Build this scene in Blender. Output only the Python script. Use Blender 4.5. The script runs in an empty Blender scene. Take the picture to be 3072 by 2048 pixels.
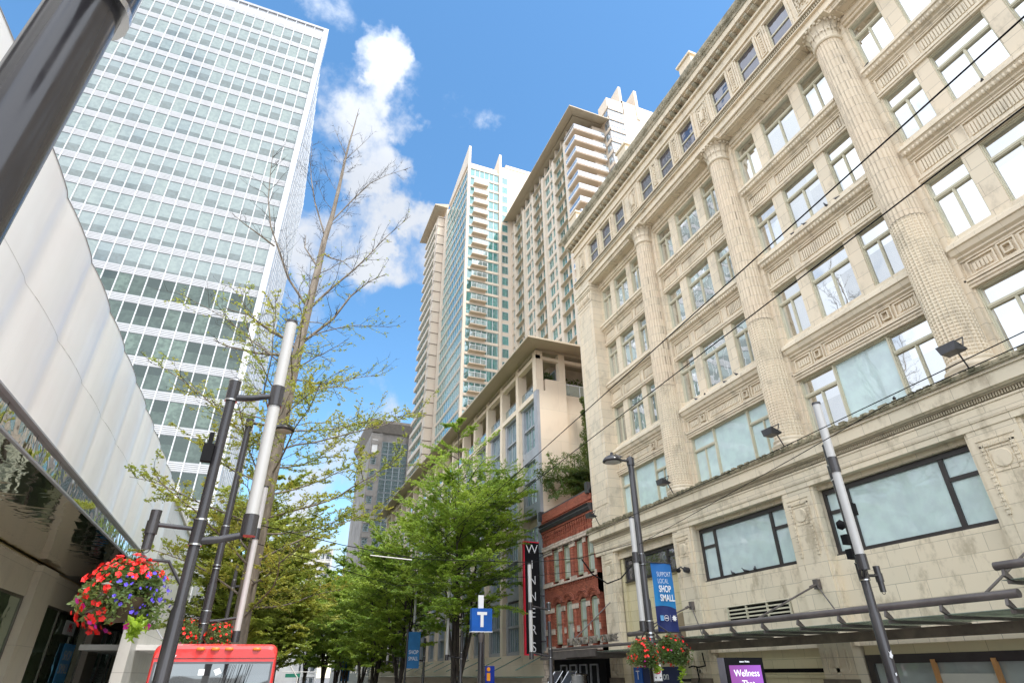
import bpy, math, random
import numpy as np
from mathutils import Vector, Matrix, noise
random.seed(7); rng = np.random.default_rng(11)
R = math.radians
sc = bpy.context.scene
COL = sc.collection
# ---------------------------------------------------------------- camera
cam = bpy.data.cameras.new("camera"); camo = bpy.data.objects.new("camera", cam); COL.objects.link(camo)
cam.lens = 20.3897; cam.sensor_width = 36.0; cam.clip_start = 0.05; cam.clip_end = 4000
EYE = Vector((0, 0, 2.0))
pitch, roll, yaw = 0.51774634, -0.01104190, 0.38559623
fwd = Vector((math.sin(yaw)*math.cos(pitch), math.cos(yaw)*math.cos(pitch), math.sin(pitch)))
rt = Vector((math.cos(yaw), -math.sin(yaw), 0)); up = rt.cross(fwd)
rr = math.cos(roll)*rt + math.sin(roll)*up; uu = -math.sin(roll)*rt + math.cos(roll)*up
M = Matrix((rr, uu, -fwd)).transposed().to_4x4(); M.translation = EYE
camo.matrix_world = M
sc.camera = camo
# ---------------------------------------------------------------- light and exposure
SUN_EL, SUN_AZ = R(60), R(158)          # azimuth clockwise from +Y (the street direction)
sun = bpy.data.lights.new("sun", 'SUN'); sun.energy = 2.3; sun.angle = R(16); sun.color = (1.0, 0.95, 0.88)
suno = bpy.data.objects.new("sun", sun); COL.objects.link(suno)
sd = Vector((math.sin(SUN_AZ)*math.cos(SUN_EL), math.cos(SUN_AZ)*math.cos(SUN_EL), math.sin(SUN_EL)))
suno.rotation_euler = (-sd).to_track_quat('-Z', 'Y').to_euler(); suno.location = (0, -20, 60)
w = bpy.data.worlds.new("World"); sc.world = w; w.use_nodes = True
nt = w.node_tree; N = nt.nodes; L = nt.links; N.clear()
def wn(t, **k):
    n = N.new(t)
    for a, b in k.items(): setattr(n, a, b)
    return n
out = wn('ShaderNodeOutputWorld'); bg = wn('ShaderNodeBackground'); L.new(bg.outputs[0], out.inputs[0])
sky = wn('ShaderNodeTexSky'); sky.sky_type = 'NISHITA'; sky.sun_disc = False
sky.sun_elevation = SUN_EL; sky.sun_rotation = SUN_AZ; sky.altitude = 50; sky.air_density = 1.0; sky.dust_density = 0.3; sky.ozone_density = 2.0
bg.inputs[1].default_value = 0.115
hs = wn('ShaderNodeHueSaturation'); hs.inputs['Hue'].default_value = .492; hs.inputs['Saturation'].default_value = 1.17; hs.inputs['Value'].default_value = 1.46
L.new(sky.outputs[0], hs.inputs['Color'])
tc = wn('ShaderNodeTexCoord')
def wmath(op, a, b=None, clamp=False):
    n = wn('ShaderNodeMath', operation=op); n.use_clamp = clamp
    for i, v in enumerate((a, b)):
        if v is None: continue
        if isinstance(v, (int, float)): n.inputs[i].default_value = v
        else: L.new(v, n.inputs[i])
    return n.outputs[0]
nv = wn('ShaderNodeVectorMath', operation='NORMALIZE'); L.new(tc.outputs['Generated'], nv.inputs[0])
ns = wn('ShaderNodeTexNoise'); ns.inputs['Scale'].default_value = 4.4; ns.inputs['Detail'].default_value = 9; ns.inputs['Roughness'].default_value = 0.58; ns.inputs['Distortion'].default_value = 0.25
mp = wn('ShaderNodeMapping'); mp.inputs['Scale'].default_value = (1.0, 1.0, 0.62); mp.inputs['Rotation'].default_value = (0.25, 0.1, 0.0)
L.new(nv.outputs[0], mp.inputs[0]); L.new(mp.outputs[0], ns.inputs['Vector'])
ns2 = wn('ShaderNodeTexNoise'); ns2.inputs['Scale'].default_value = 9; ns2.inputs['Detail'].default_value = 8; ns2.inputs['Roughness'].default_value = 0.62
L.new(mp.outputs[0], ns2.inputs['Vector'])
dens = wmath('ADD', wmath('MULTIPLY', wmath('SUBTRACT', ns.outputs['Fac'], .5), 1.7), wmath('MULTIPLY', ns2.outputs['Fac'], 0.95)); dens = wmath('ADD', dens, .08)
wz = wn('ShaderNodeTexNoise'); wz.inputs['Scale'].default_value = 5.5; wz.inputs['Detail'].default_value = 6; wz.inputs['Roughness'].default_value = .6; L.new(nv.outputs[0], wz.inputs['Vector'])
w1_ = wn('ShaderNodeVectorMath', operation='SUBTRACT'); L.new(wz.outputs['Color'], w1_.inputs[0]); w1_.inputs[1].default_value = (.5, .5, .5)
w2_ = wn('ShaderNodeVectorMath', operation='SCALE'); L.new(w1_.outputs[0], w2_.inputs[0]); w2_.inputs['Scale'].default_value = .34
w3_ = wn('ShaderNodeVectorMath', operation='ADD'); L.new(nv.outputs[0], w3_.inputs[0]); L.new(w2_.outputs[0], w3_.inputs[1])
wv_ = wn('ShaderNodeVectorMath', operation='NORMALIZE'); L.new(w3_.outputs[0], wv_.inputs[0])
def blob(v, c0, c1, amt):
    v = Vector(v).normalized()
    d = wn('ShaderNodeVectorMath', operation='DOT_PRODUCT'); L.new(wv_.outputs[0], d.inputs[0]); d.inputs[1].default_value = v
    m = wn('ShaderNodeMapRange'); m.interpolation_type = 'SMOOTHERSTEP'
    m.inputs[1].default_value = math.cos(R(c0)); m.inputs[2].default_value = math.cos(R(c1)); m.inputs[3].default_value = 0; m.inputs[4].default_value = amt
    L.new(d.outputs['Value'], m.inputs[0]); return m.outputs[0]
#CLOUDS#
blobs = [((.0, 1, 1.49), 3.4, .5, .25), ((.06, 1, 1.40), 3.6, .5, .28), ((.11, 1, 1.30), 3.6, .5, .26), ((-.04, 1, 1.22), 6, 1, .27), ((.01, 1, 1.05), 7, 1, .31), ((.10, 1, .95), 6, 1, .27), ((.0, 1, .84), 7.5, 1, .31), ((.17, 1, .80), 5.2, 1, .30), ((.04, 1, .69), 8, 1, .32), ((-.62, 1, 1.3), 15, 7, -.8), ((.13, 1, .48), 4.5, 1, .2), ((.03, 1, 0.18), 16, 6, .36),
         ((-1, .45, .55), 52, 22, .72), ((-.3, -1, .75), 78, 45, .72), ((.9, -.9, .6), 60, 30, .6), ((1, -.6, .9), 44, 26, .7), ((.30, 1, 1.05), 6, 2, -.25), ((.95, 1, 2.0), 16, 6, -.3)]  # unseen clouds on the right are added to brighten the faces turned that way
tot = dens
for b in blobs: tot = wmath('ADD', tot, blob(*b))
cr = wn('ShaderNodeMapRange'); cr.interpolation_type = 'SMOOTHSTEP'; cr.inputs[1].default_value = .74; cr.inputs[2].default_value = 1.16; L.new(tot, cr.inputs[0])
# the clouds themselves: white where thick, slightly grey-blue inside
cc = wn('ShaderNodeMix', data_type='RGBA'); cc.inputs['A'].default_value = (4.3, 4.8, 5.7, 1); cc.inputs['B'].default_value = (6.4, 6.6, 6.9, 1)
L.new(ns2.outputs['Fac'], cc.inputs['Factor'])
# clouds round the sun (behind the camera) brightened as fill light, above those ahead
sy_ = wn('ShaderNodeSeparateXYZ'); L.new(nv.outputs[0], sy_.inputs[0]); br_ = wn('ShaderNodeMapRange'); br_.inputs[1].default_value = .72; br_.inputs[2].default_value = 0.0; br_.inputs[3].default_value = .72; br_.inputs[4].default_value = 2.1; L.new(sy_.outputs[1], br_.inputs[0])
cv = wn('ShaderNodeVectorMath', operation='SCALE'); L.new(cc.outputs['Result'], cv.inputs[0]); L.new(br_.outputs[0], cv.inputs['Scale'])
mx = wn('ShaderNodeMix', data_type='RGBA'); L.new(cr.outputs[0], mx.inputs['Factor']); L.new(hs.outputs[0], mx.inputs['A']); L.new(cv.outputs[0], mx.inputs['B'])
L.new(mx.outputs['Result'], bg.inputs[0])
sc.view_settings.view_transform = 'Standard'; sc.view_settings.look = 'None'; sc.view_settings.gamma = 1.0
sc.view_settings.exposure = 0.85
sc.cycles.max_bounces = 6; sc.cycles.glossy_bounces = 4; sc.cycles.diffuse_bounces = 3; sc.cycles.transparent_max_bounces = 6
# ---------------------------------------------------------------- helpers
def gz(y):                               # the street falls gently away from the camera
    return 0.0 if y < 0 else (-0.025*y if y < 60 else -1.5)
class MB:
    def __init__(s): s.v = []; s.f = []; s.sm = []; s.cut = []
    def nxt(s): s.cut.append((len(s.v), len(s.f))); return s
    def add(s, vs, fs, smooth=False):
        o = len(s.v); s.v += [tuple(p) for p in vs]; s.f += [tuple(i+o for i in f) for f in fs]; s.sm += [smooth]*len(fs); return s
    def box(s, x0, x1, y0, y1, z0, z1):
        if x0 > x1: x0, x1 = x1, x0
        if y0 > y1: y0, y1 = y1, y0
        if z0 > z1: z0, z1 = z1, z0
        vs = [(x0,y0,z0),(x1,y0,z0),(x1,y1,z0),(x0,y1,z0),(x0,y0,z1),(x1,y0,z1),(x1,y1,z1),(x0,y1,z1)]
        return s.add(vs, [(0,3,2,1),(4,5,6,7),(0,1,5,4),(1,2,6,5),(2,3,7,6),(3,0,4,7)])
    def prism(s, poly, axis, a0, a1):    # polygon in the two other axes, extruded along axis
        n = len(poly); vs = []
        for a in (a0, a1):
            for p, q in poly: vs.append((a,p,q) if axis == 'x' else ((p,a,q) if axis == 'y' else (p,q,a)))
        fs = [tuple(range(n))[::-1], tuple(range(n, 2*n))] + [(i, (i+1) % n, (i+1) % n+n, i+n) for i in range(n)]
        return s.add(vs, fs)
    def tube(s, pts, rad, n=10, cap=True, smooth=True):
        pts = [Vector(p) for p in pts]; k = len(pts)
        rad = [rad]*k if isinstance(rad, (int, float)) else rad
        vs = []; prev = None
        for i, p in enumerate(pts):
            d = (pts[min(i+1, k-1)] - pts[max(i-1, 0)]).normalized()
            ref = Vector((0,0,1)) if abs(d.z) < .9 else Vector((1,0,0))
            a = d.cross(ref).normalized() if prev is None else (prev - d*prev.dot(d)).normalized()
            b = d.cross(a); prev = a
            for j in range(n):
                t = 2*math.pi*j/n; vs.append(p + (a*math.cos(t) + b*math.sin(t))*rad[i])
        fs = []
        for i in range(k-1):
            for j in range(n): fs.append((i*n+j, i*n+(j+1) % n, (i+1)*n+(j+1) % n, (i+1)*n+j))
        s.add(vs, fs, smooth)
        if cap:
            s.add(vs[:n], [tuple(range(n))[::-1]]); s.add(vs[-n:], [tuple(range(n))])
        return s
    def lathe(s, prof, c=(0,0), n=24, smooth=True):   # prof: (r, z)
        vs = []; fs = []
        for r, z in prof:
            for j in range(n):
                t = 2*math.pi*j/n; vs.append((c[0]+r*math.cos(t), c[1]+r*math.sin(t), z))
        for i in range(len(prof)-1):
            for j in range(n): fs.append((i*n+j, i*n+(j+1) % n, (i+1)*n+(j+1) % n, (i+1)*n+j))
        s.add(vs, fs, smooth)
        s.add(vs[:n], [tuple(range(n))[::-1]]); s.add(vs[-n:], [tuple(range(n))])
        return s
    def quad(s, a, b, c, d): return s.add([a, b, c, d], [(0,1,2,3)])
    def mesh(s, name, m, off=(0,0,0)):
        me = bpy.data.meshes.new(name)
        o = Vector(off)
        me.from_pydata([tuple(Vector(p)-o) for p in s.v] if o.length else s.v, [], s.f)
        me.polygons.foreach_set('use_smooth', s.sm); me.materials.append(m); me.update(); return me
    def build(s, name, m, parent=None):
        return link(name, s.mesh(name, m, wloc(parent) if parent else (0,0,0)), parent)
def build_each(mb, name, m, parent, off=None):   # one object per piece, pieces separated with nxt()
    cuts = [c for c in mb.cut] + [(len(mb.v), len(mb.f))]; res = []; v0 = f0 = 0
    for v1, f1 in cuts:
        if f1 == f0: continue
        p = MB(); p.v = mb.v[v0:v1]; p.f = [tuple(i-v0 for i in f) for f in mb.f[f0:f1]]; p.sm = mb.sm[f0:f1]
        res.append(p.build(name, m, parent) if off is None else link(name, p.mesh(name, m, off), parent)); v0, f0 = v1, f1
    return res
def wloc(o):
    v = Vector((0,0,0))
    while o is not None: v = v + Vector(o.location); o = o.parent
    return v
def link(name, data, parent=None, loc=(0,0,0)):
    o = bpy.data.objects.new(name, data); COL.objects.link(o); o.location = loc
    if parent: o.parent = parent
    return o
def tag(o, label=None, cat=None, group=None, kind=None):
    for k, v in (('label', label), ('category', cat), ('group', group), ('kind', kind)):
        if v: o[k] = v
    return o
def thing(name, loc, label, cat, group=None):
    return tag(link(name, None, None, loc), label, cat, group)
def copy_tree(o, parent=None):
    c = o.copy(); COL.objects.link(c)
    if parent: c.parent = parent
    for ch in [x for x in bpy.data.objects if x.parent == o]: copy_tree(ch, c)
    return c
def npmesh(name, verts, faces, m, smooth=False):     # verts (n,3), faces (m,k)
    me = bpy.data.meshes.new(name); k = faces.shape[1]
    me.vertices.add(len(verts)); me.vertices.foreach_set('co', np.asarray(verts, np.float32).ravel())
    me.loops.add(faces.size); me.loops.foreach_set('vertex_index', faces.astype(np.int32).ravel())
    me.polygons.add(len(faces)); me.polygons.foreach_set('loop_start', np.arange(0, faces.size, k, dtype=np.int32))
    me.polygons.foreach_set('loop_total', np.full(len(faces), k, np.int32))
    me.polygons.foreach_set('use_smooth', np.full(len(faces), smooth))
    me.materials.append(m); me.update(calc_edges=True); me.validate(); return me
# ---------------------------------------------------------------- materials
class NG:
    def __init__(s, name):
        s.m = bpy.data.materials.new(name); s.m.use_nodes = True; s.t = s.m.node_tree; s.t.nodes.clear()
        s.o = s.n('ShaderNodeOutputMaterial')
    def n(s, t, **k):
        x = s.t.nodes.new(t)
        for a, b in k.items(): setattr(x, a, b)
        return x
    def l(s, a, b): s.t.links.new(a, b)
    def set(s, inp, v):
        if hasattr(v, 'links') or isinstance(v, bpy.types.NodeSocket): s.l(v, inp)
        else: inp.default_value = v
    def math(s, op, a, b=0.0, clamp=False):
        n = s.n('ShaderNodeMath', operation=op); n.use_clamp = clamp; s.set(n.inputs[0], a); s.set(n.inputs[1], b); return n.outputs[0]
    def mix(s, f, a, b, blend='MIX'):
        n = s.n('ShaderNodeMix', data_type='RGBA', blend_type=blend); s.set(n.inputs['Factor'], f); s.set(n.inputs['A'], a); s.set(n.inputs['B'], b); return n.outputs['Result']
    def ramp(s, f, a, b, lo=0.0, hi=1.0):
        n = s.n('ShaderNodeMapRange'); n.interpolation_type = 'SMOOTHSTEP'
        n.inputs[1].default_value = a; n.inputs[2].default_value = b; n.inputs[3].default_value = lo; n.inputs[4].default_value = hi; s.l(f, n.inputs[0]); return n.outputs[0]
    def pos(s): return s.n('ShaderNodeNewGeometry').outputs['Position']
    def noise(s, scale=1.0, vec=None, det=4.0, rough=.5, stretch=None, dist=0.0):
        n = s.n('ShaderNodeTexNoise'); n.inputs['Scale'].default_value = scale; n.inputs['Detail'].default_value = det; n.inputs['Roughness'].default_value = rough; n.inputs['Distortion'].default_value = dist
        v = vec if vec is not None else s.pos()
        if stretch:
            mpn = s.n('ShaderNodeMapping'); mpn.inputs['Scale'].default_value = stretch; s.l(v, mpn.inputs[0]); v = mpn.outputs[0]
        s.l(v, n.inputs['Vector']); return n.outputs['Fac']
    def bump(s, h, strength=.3, dist=.02):
        n = s.n('ShaderNodeBump'); n.inputs['Strength'].default_value = strength; n.inputs['Distance'].default_value = dist; s.l(h, n.inputs['Height']); return n.outputs[0]
    def bsdf(s, color, rough=.6, metal=0.0, normal=None, spec=.5, **k):
        b = s.n('ShaderNodeBsdfPrincipled'); s.set(b.inputs['Base Color'], color); s.set(b.inputs['Roughness'], rough); s.set(b.inputs['Metallic'], metal)
        b.inputs['Specular IOR Level'].default_value = spec
        if normal is not None: s.l(normal, b.inputs['Normal'])
        for a, v in k.items(): s.set(b.inputs[a.replace('_', ' ')], v)
        s.l(b.outputs[0], s.o.inputs[0]); return b
def c4(c): return (c[0], c[1], c[2], 1)
def mul(c, k): return (c[0]*k, c[1]*k, c[2]*k, 1)
def plain(name, c, rough=.6, metal=0.0, var=.12, scale=1.5, bump=.1, spec=.5, emit=0.0):
    g = NG(name); f = g.noise(scale, det=6, rough=.6)
    col = g.mix(g.ramp(f, .3, .7), mul(c, 1-var), mul(c, 1+var))
    g.bsdf(col, rough, metal, g.bump(g.noise(scale*9, det=3), bump, .01) if bump else None, spec)
    if emit:
        b = [x for x in g.t.nodes if x.type == 'BSDF_PRINCIPLED'][0]; g.l(col, b.inputs['Emission Color']); b.inputs['Emission Strength'].default_value = emit
    return g.m
def masonry(name, c, bw=.9, bh=.45, mort=.012, var=.08, stain=.25, dark=.62, axis='yz', stain_col=(.20, .17, .12), rough=.55, spec=.4, moss=0.0, c2=None):
    g = NG(name); p = g.pos(); sx = g.n('ShaderNodeSeparateXYZ'); g.l(p, sx.inputs[0])
    cb = g.n('ShaderNodeCombineXYZ'); 
    u = g.math('ADD', sx.outputs[0], sx.outputs[1]) if axis == 'both' else (sx.outputs[1] if axis == 'yz' else sx.outputs[0])
    g.l(u, cb.inputs[0]); g.l(sx.outputs[2], cb.inputs[1])
    b = g.n('ShaderNodeTexBrick'); g.l(cb.outputs[0], b.inputs['Vector'])
    b.inputs['Scale'].default_value = 1; b.inputs['Brick Width'].default_value = bw; b.inputs['Row Height'].default_value = bh
    b.inputs['Mortar Size'].default_value = mort; b.inputs['Mortar Smooth'].default_value = .3
    b.inputs['Color1'].default_value = mul(c, 1-var); b.inputs['Color2'].default_value = mul(c2 or c, 1+var); b.inputs['Mortar'].default_value = mul(c, dark)
    col = b.outputs['Color']
    col = g.mix(g.ramp(g.noise(.55, det=5), .35, .7, 0, .35), col, mul((c[0]*1.06, c[1]*.98, c[2]*.94), 1.0))
    st = g.math('MULTIPLY', g.ramp(g.noise(1.3, det=8, rough=.7, stretch=(1, 1, .6)), .50, .66), stain)
    col = g.mix(st, col, c4(stain_col))
    if moss: col = g.mix(g.math('MULTIPLY', g.ramp(g.noise(3.2, det=9, rough=.75), .42, .62), moss), col, (.10, .095, .05, 1))
    g.bsdf(col, rough, 0, g.bump(g.math('ADD', g.math('MULTIPLY', b.outputs['Fac'], -1.0), g.math('MULTIPLY', g.noise(14, det=3), .25)), .35, .012), spec)
    return g.m
def glass(name, inside, cell=(1.6, 1.6, 3.9), refl=.35, tint=(.9, .97, .95), inside2=None, blind=0.0, wav=.015, wscale=.6, rough=.02, lit=0.0, var=.5, off=(0, 0, 0), fres=1.0):
    """window glass: a dim room, a blind or a painted reflection behind it, and the sky mirrored in it (stronger at a slant)"""
    g = NG(name); p = g.pos()
    so_ = g.n('ShaderNodeVectorMath', operation='SUBTRACT'); g.l(p, so_.inputs[0]); so_.inputs[1].default_value = off; p = so_.outputs[0]
    sn = g.n('ShaderNodeVectorMath', operation='DIVIDE'); g.l(p, sn.inputs[0]); sn.inputs[1].default_value = cell
    fl = g.n('ShaderNodeVectorMath', operation='FLOOR'); g.l(sn.outputs[0], fl.inputs[0])
    wnz = g.n('ShaderNodeTexWhiteNoise'); g.l(fl.outputs[0], wnz.inputs['Vector'])
    v = wnz.outputs['Value']
    i2 = inside2 or (inside[0]*.45, inside[1]*.45, inside[2]*.45)
    col = g.mix(g.math('MULTIPLY', v, var*2, True), c4(inside), c4(i2))
    if blind:
        fr = g.n('ShaderNodeVectorMath', operation='FRACTION'); g.l(sn.outputs[0], fr.inputs[0]); s3 = g.n('ShaderNodeSeparateXYZ'); g.l(fr.outputs[0], s3.inputs[0])
        thr = g.math('MULTIPLY', wnz.outputs['Value'], blind)
        col = g.mix(g.math('LESS_THAN', s3.outputs[2], thr), col, mul(inside, .38))
    col = g.mix(g.ramp(g.noise(2.3, det=3), .35, .65, 0, .5), col, mul(i2, .8))
    df = g.n('ShaderNodeBsdfDiffuse'); g.l(col, df.inputs[0])
    gl = g.n('ShaderNodeBsdfGlossy'); gl.inputs['Color'].default_value = c4(tint); gl.inputs['Roughness'].default_value = rough
    g.l(g.bump(g.noise(wscale, det=2), 1.0, wav), gl.inputs['Normal'])
    lw = g.n('ShaderNodeLayerWeight'); lw.inputs['Blend'].default_value = .35
    fac = g.math('ADD', g.math('MULTIPLY', lw.outputs['Fresnel'], fres), g.math('MULTIPLY', g.math('ADD', g.math('MULTIPLY', v, .5), .62), refl), True)
    ms = g.n('ShaderNodeMixShader'); g.l(fac, ms.inputs[0]); g.l(df.outputs[0], ms.inputs[1]); g.l(gl.outputs[0], ms.inputs[2])
    g.l(ms.outputs[0], g.o.inputs[0]); return g.m
def leafmat(name, c1, c2, c3):
    g = NG(name)
    isl = g.n('ShaderNodeNewGeometry').outputs['Random Per Island']
    col = g.mix(isl, c4(c1), c4(c2)); col = g.mix(g.ramp(g.noise(.5, det=3), .4, .62), col, c4(c3))
    df = g.n('ShaderNodeBsdfDiffuse'); g.l(col, df.inputs[0]); tr = g.n('ShaderNodeBsdfTranslucent'); g.l(g.mix(.5, col, (.75, .9, .12, 1), 'MULTIPLY'), tr.inputs[0])
    g.l(g.mix(.35, col, (.9, 1, .25, 1), 'MIX'), tr.inputs[0])
    gl = g.n('ShaderNodeBsdfGlossy'); gl.inputs['Roughness'].default_value = .45; gl.inputs['Color'].default_value = (.8, .9, .8, 1)
    m1 = g.n('ShaderNodeMixShader'); m1.inputs[0].default_value = .42; g.l(df.outputs[0], m1.inputs[1]); g.l(tr.outputs[0], m1.inputs[2])
    m2 = g.n('ShaderNodeMixShader'); m2.inputs[0].default_value = .05; g.l(m1.outputs[0], m2.inputs[1]); g.l(gl.outputs[0], m2.inputs[2])
    g.l(m2.outputs[0], g.o.inputs[0]); return g.m
TC = (.71, .612, .455)
MT = {}
MT['terra'] = masonry('terracotta', TC, 1.1, .52, .008, .07, .30, .45, c2=(.70, .595, .44))
MT['terra_s'] = masonry('terracotta_smooth', TC, .62, .9, .005, .05, .34, .5)
MT['terra_lo'] = masonry('terracotta_stained', (.73, .645, .48), .95, .46, .008, .10, .8, .45, stain_col=(.42, .35, .24), c2=(.70, .61, .45))
MT['terra_yel'] = masonry('terracotta_yellow', (.62, .55, .34), 1.0, .46, .008, .06, .1, .5)
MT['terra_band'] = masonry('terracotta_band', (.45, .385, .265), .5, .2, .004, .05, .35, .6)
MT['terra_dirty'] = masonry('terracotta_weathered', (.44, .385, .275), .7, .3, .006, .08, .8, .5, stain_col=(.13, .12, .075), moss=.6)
MT['moss_ledge'] = masonry('mossy_stone', (.36, .31, .20), .5, .2, .01, .1, .8, .5, stain_col=(.09, .085, .05), moss=.9)
MT['frame_cream'] = plain('cream_frame', (.56, .52, .38), .5, var=.05)
MT['dark_frame'] = plain('dark_frame', (.035, .03, .028), .4, var=.2)
MT['glass_store'] = glass('store_glass', (.13, .12, .09), (3, 1.3, 2.1), .74, (.93, .95, .95), (.05, .05, .04), wav=.008, wscale=.8)
MT['glass_attic'] = glass('attic_glass', (.10, .09, .10), (3, 1.9, 3), .16, (.9, .92, 1), (.05, .045, .05), wav=.05, wscale=1.2)
MT['glass_pale'] = glass('papered_glass', (.56, .70, .66), (5, 3, 3), .06, (.95, 1, 1), (.56, .66, .68), wav=.008, var=.2)
MT['metal_dark'] = plain('dark_paint', (.045, .043, .046), .32, .0, .2, 3, .04)
MT['steel_grey'] = plain('grey_steel', (.15, .13, .12), .38, .3, .2, 2, .05)
MT['steel'] = plain('bright_steel', (.6, .6, .6), .22, 1.0, .06)
MT['beige'] = masonry('beige_stucco', (.62, .49, .36), 30, 30, .01, .03, .06, .8)
MT['beige_l'] = masonry('beige_light', (.70, .60, .48), 4.0, 2.9, .02, .02, .05, .8, axis='both')
MT['white_wall'] = plain('white_concrete', (.74, .72, .69), .6, var=.04)
MT['rib_white'] = plain('rib_white', (.46, .465, .475), .4, var=.05, bump=.02)
MT['tower_white'] = plain('tower_white', (.60, .61, .62), .35, var=.04, bump=.02)
MT['white_metal'] = plain('white_metal', (.84, .84, .85), .4, var=.03, bump=.03)
MT['grey_clad'] = plain('grey_cladding', (.36, .365, .385), .45, .1, .08)
MT['tan_soffit'] = plain('tan_soffit', (.47, .39, .28), .6, var=.05, scale=.4)
MT['black'] = plain('black', (.008, .008, .009), .75, var=.1, spec=.2)
MT['red'] = plain('red_edge', (.75, .02, .05), .4, var=.02, bump=0)
MT['white'] = plain('white_paint', (.85, .85, .85), .5, var=.02, bump=0)
MT['blue_sign'] = plain('blue_sign', (.008, .10, .42), .3, var=.12, bump=0)
MT['orange'] = plain('orange_plastic', (.9, .22, .03), .35, var=.05, bump=0)
def word(body, size, loc, rot, m, parent, name='lettering', sx=1.0, ext=.004, align='CENTER', bold=0.0):
    cu = bpy.data.curves.new(name, 'FONT'); cu.body = body; cu.size = size; cu.extrude = ext; cu.align_x = align; cu.align_y = 'CENTER'; cu.offset = bold
    cu.materials.append(m)
    o = bpy.data.objects.new(name, cu); COL.objects.link(o); o.rotation_euler = rot; o.scale = (sx, 1, 1)
    o.location = Vector(loc) - (wloc(parent) if parent else Vector())
    if parent: o.parent = parent
    return o
FACE_SOUTH = (R(90), 0, 0)               # text readable from the camera side (-Y)
FACE_WEST = (R(90), 0, R(-90))           # text on the right-hand facades, facing the street
camR = (rr, uu, fwd)
def in_view(p):
    d = Vector(p) - EYE; z = d.dot(fwd)
    if z <= .1: return 0
    x = d.dot(rr)/z*1332.13/1176; y = d.dot(uu)/z*1332.13/784
    return 1 if abs(x) < 1.02 and abs(y) < 1.02 else 0
def windows(root, rects, frame_m, glass_m, fw=.05, mull=None, limit=100, name='window', depth=.06):
    """rects: (axis, plane, a0, a1, z0, z1, outward) - 'x' planes face along x, 'y' planes along y. The largest in view become parts."""
    sc_ = []
    for r in rects:
        ax, pl, a0, a1, z0, z1, od = r
        c = (pl, (a0+a1)/2, (z0+z1)/2) if ax == 'x' else ((a0+a1)/2, pl, (z0+z1)/2)
        d = (Vector(c)-EYE); cosf = abs(d.x if ax == 'x' else d.y)/d.length
        sc_.append((-in_view(c)*(a1-a0)*(z1-z0)*cosf/d.length**2, r, c))
    sc_.sort(key=lambda t: t[0])
    cache = {}
    restf, restg = MB(), MB()
    def geo(r, F, G, base):
        ax, pl, a0, a1, z0, z1, od = r
        def bx(mb, p0, p1, b0, b1, c0, c1):
            if ax == 'x': mb.box(p0, p1, b0, b1, c0, c1)
            else: mb.box(b0, b1, p0, p1, c0, c1)
        o1 = pl + od*depth; o0 = pl - od*.02
        bx(F, o0, o1, a0, a0+fw, z0, z1); bx(F, o0, o1, a1-fw, a1, z0, z1); bx(F, o0, o1, a0+fw, a1-fw, z0, z0+fw); bx(F, o0, o1, a0+fw, a1-fw, z1-fw, z1)
        for q in (mull or []):
            if q[0] == 'v': c = a0+(a1-a0)*q[1]; bx(F, o0, o1-od*.01, c-fw*.4, c+fw*.4, z0+fw, z1-fw)
            else: c = z0+(z1-z0)*q[1]; bx(F, o0, o1-od*.012, a0+fw, a1-fw, c-fw*.4, c+fw*.4)
        g0 = pl+od*.005
        if ax == 'x': G.quad((g0, a0, z0), (g0, a1, z0), (g0, a1, z1), (g0, a0, z1)) if od > 0 else G.quad((g0, a1, z0), (g0, a0, z0), (g0, a0, z1), (g0, a1, z1))
        else: G.quad((a0, g0, z0), (a1, g0, z0), (a1, g0, z1), (a0, g0, z1)) if od < 0 else G.quad((a1, g0, z0), (a0, g0, z0), (a0, g0, z1), (a1, g0, z1))
    rl = wloc(root)
    for i, (s_, r, c) in enumerate(sc_):
        if i < limit and s_ < 0:
            key = (r[0], round(r[3]-r[2], 3), round(r[5]-r[4], 3), r[6])
            if key not in cache:
                F, G = MB(), MB(); geo(r, F, G, c); cache[key] = (F.mesh(name, frame_m, c), G.mesh('pane', glass_m, c))
            o = link(name, cache[key][0], root, Vector(c)-rl); link('pane', cache[key][1], o)
        else: geo(r, restf, restg, c)
    if restf.v:
        o = restf.build(name+'s', frame_m, root); o['kind'] = 'stuff'
        p = restg.build('panes', glass_m, root); p['kind'] = 'stuff'
# ================================================================ department store on the right (faces -X, front at x = 17)
ST = thing('department_store', (17, 0, 0), 'cream terracotta department store with giant fluted columns and three storeys of grouped windows', 'building')
TR_, TS, TL_ = MT['terra'], MT['terra_s'], MT['terra_lo']
YN, YS = 29.75, -12.0                     # north end, south end (past the frame)
CY = [22.04, 15.3, 8.62, 1.94, -4.74]     # column axes
BAYS = [(25.42, .86), (18.67, 1.0), (11.96, 1.0), (5.28, 1.0), (-1.4, 1.0)]
WX = 17.8                                 # wall plane between the windows
FL = [(9.4, 11.6), (13.42, 15.76), (17.68, 19.95), (21.83, 24.15)]
def bay_windows(c, s): return [(c+1.40*s, c+2.61*s), (c-.87*s, c+.87*s), (c-2.61*s, c-1.40*s)]
core = MB(); core.box(18.6, 34, YS, YN, -.4, 30.2)
core.box(WX, 18.6, YS, YN, 25.0, 30.2); core.build('wall', TR_, ST)
w = MB()
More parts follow.
